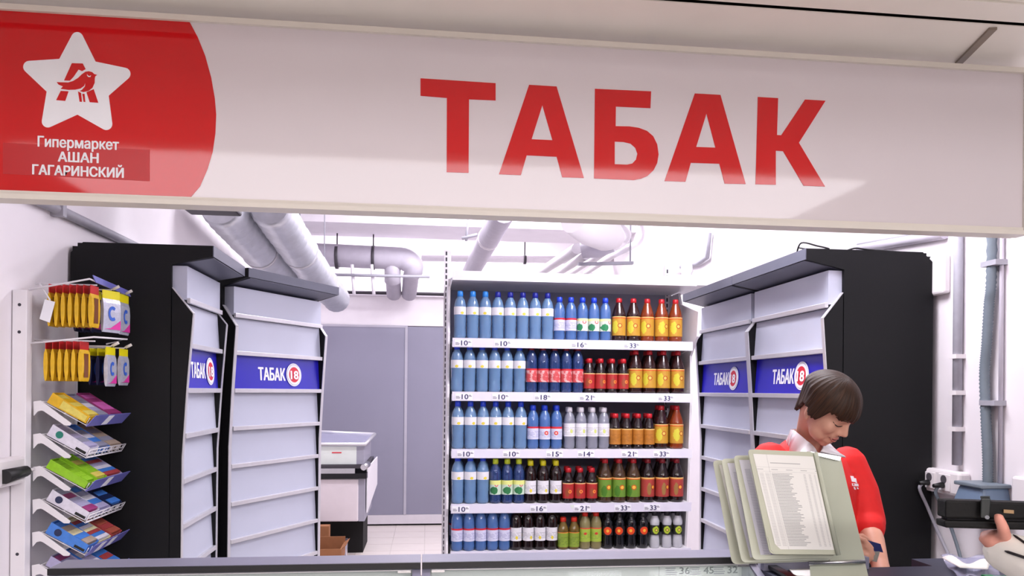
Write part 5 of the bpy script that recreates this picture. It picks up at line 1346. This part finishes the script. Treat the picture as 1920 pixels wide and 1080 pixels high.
# ---------------------------------------------------------------- the customer at the right edge
CZ = Vector((1.52, .86, 0))
cfw = Vector((-.25, 1, 0)).normalized(); csd = Vector((cfw.y, -cfw.x, 0))
cus = thing('person', 'customer in a white sleeve with dark stripes holding a black wallet', 'person', CZ)
def cp(x, y, z): return CZ + csd * x + cfw * y + Vector((0, 0, z))
H2 = Head(cp(0, .02, 1.60), cfw - CU * .15)
Sh, Sr = cp(-.17, 0, 1.38), cp(.17, 0, 1.38)
CU_ = atD(1888, 1036, 1.49); El = atD(2090, 1120, 1.31)
wr = atD(1872, 1024, 1.50)
b2 = MB(); head_blobs(b2, H2)
limb(b2, [H2.p(0, -.02, -.06), cp(0, -.01, 1.40)], [.052, .06])
limb(b2, [Sh, El], [.045, .038]); limb(b2, [El, El.lerp(CU_, .4), CU_, wr], [.038, .038, .028, .026])
limb(b2, [Sr, cp(.22, .02, 1.10), cp(.21, .10, .86)], [.045, .038, .028])
b2.ell(cp(.21, .12, .80), (.022, .035, .045), 12)
for i in range(4): q = cp(.195 + .012 * i, .12 + .012 * i, .77); finger(b2, [q, q + Vector((0, 0, -.035)), q + Vector((0, 0, -.065)) - cfw * .01], .009, .007)
q = cp(.19, .15, .80); finger(b2, [q, q + cfw * .02 - CU * .03, q + cfw * .02 - CU * .05], .010, .008)
for z0, z1, a, b in ((1.40, 1.25, .15, .09), (1.25, .95, .14, .10)): 
    b2.ell(cp(0, 0, (z0 + z1) / 2), (a, b, (z0 - z1)), 16, rot=Matrix((csd, cfw, CU)).transposed())
for s_ in (-1, 1): limb(b2, [cp(.09 * s_, 0, .90), cp(.09 * s_, .02, .48), cp(.09 * s_, 0, .08)], [.078, .05, .036])
# hand round the wallet: palm, thumb up the front, four fingers curling beneath
pl = atD(1868, 1012, 1.495); b2.ell(pl, (.030, .024, .020), 14, rot=Matrix((CR, CT, CU)).transposed()); limb(b2, [wr, pl], [.026, .022])
finger(b2, [atD(1884, 1006, 1.470), atD(1880, 988, 1.452), atD(1872, 970, 1.452)], .0125, .0098)
for i, (u0, u1, d0) in enumerate(((1858, 1846, 1.50), (1862, 1850, 1.52), (1866, 1856, 1.54), (1872, 1862, 1.56))):
    finger(b2, [atD(u0 + 4, 1010, d0 - .005), atD(u1 - 2, 1011, d0), atD(u1, 1003, d0 + .012), atD(u1 + 6, 1000, d0 + .030)], .0105 - .0006 * (i == 3), .0085)
bm2 = remesh(b2, .0052, 4); bo2 = bm2.build('body', 'skin_hand', cus); face_details(H2, bvh_of(bm2), bo2)
bowl_hair(H2, cus, seed=5)
j2 = MB(); Rc = Matrix((csd, cfw, CU)).transposed()
j2.ell(cp(0, 0, 1.28), (.18, .125, .17), 20, rot=Rc); j2.ell(cp(0, 0, 1.05), (.175, .13, .22), 20, rot=Rc); j2.ell(cp(0, 0, .92), (.18, .135, .10), 20, rot=Rc)
limb(j2, [Sh, Sh.lerp(El, .5), El], [.066, .062, .058]); cufe = CU_ + (CU_ - El).normalized() * .004
limb(j2, [El, El.lerp(cufe, .5), cufe], [.058, .056, .040])
limb(j2, [Sr, cp(.22, .02, 1.10), cp(.21, .09, .88)], [.066, .058, .042])
jm2 = remesh(j2, .007, 3); jo2 = jm2.build('jacket', 'sleeve_white', cus); bv2 = bvh_of(jm2)
def on_s(u, v):
    r = ray(u, v).normalized(); hit = bv2.ray_cast(Vector((0, 0, EYE)), r)
    return hit[0] - r * .0015 if hit[0] is not None else None
def stripe(pts, w):
    P = [on_s(u, v) for u, v in pts]; P = [p for p in P if p is not None]
    if len(P) > 2: MB().tube(P, [(w if 0 < i < len(P) - 1 else w * .4) for i in range(len(P))], 8).build('sleeve_stripe', 'stripe', jo2)
stripe([(1884 + 6 * i, 1033 + 2.0 * i) for i in range(9)], .0028)
stripe([(1896 + 4 * i, 1000 + 2.8 * i) for i in range(9)], .0024)
g = MB(); 
for s_ in (-1, 1): limb(g, [cp(.09 * s_, 0, .90), cp(.09 * s_, .02, .48), cp(.09 * s_, 0, .06)], [.09, .066, .052])
g.ell(cp(0, 0, .90), (.165, .125, .10), 16, rot=Rc)
remesh(g, .014, 3).build('trousers', 'trousers', cus)
for s_ in (-1, 1):
    g = MB(); limb(g, [cp(.09 * s_, -.03, .045), cp(.09 * s_, .12, .04)], [.044, .038]); remesh(g, .012, 2).build('shoe', 'shoe', cus)
# the wallet, seen edge-on
wl = thing('wallet', 'long black leather wallet with a strap and gold tag in the customer\'s hand', 'wallet', atD(1850, 985, 1.50))
def wquad(a, b, c, d, D): return [atD(*a, D), atD(*b, D), atD(*c, D), atD(*d, D)]
back = -CT * .034
MB().slab(wquad((1774, 938), (1985, 945), (1985, 975), (1774, 972), 1.475), back).build('upper_fold', 'wallet_black', wl, bevel=.004)
MB().slab(wquad((1771, 976), (1985, 980), (1985, 996), (1773, 990), 1.472), back).build('lower_fold', 'wallet_black', wl, bevel=.004)
MB().slab(wquad((1776, 966), (1985, 972), (1985, 982), (1776, 980), 1.485), -CT * .02).build('lining', 'stripe', wl)
MB().slab([atD(1838, 934, 1.466), atD(1856, 934, 1.466), atD(1853, 972, 1.466), atD(1837, 970, 1.466)], CT * .004).build('strap', 'strap', wl, bevel=.002)
MB().slab([atD(1838, 933, 1.466), atD(1856, 933, 1.466), atD(1856, 934.5, 1.51), atD(1838, 934.5, 1.51)], CU * .003).build('strap_top', 'strap', wl)
MB().tube([atD(1851, 970, 1.463), atD(1851, 970, 1.459)], .004, 10).build('snap', 'chrome', wl)
MB().slab([atD(1881, 955, 1.4735), atD(1900, 956.5, 1.4735), atD(1900, 963, 1.4735), atD(1881, 961.5, 1.4735)], CT * .0016).build('gold_tag', 'gold', wl)
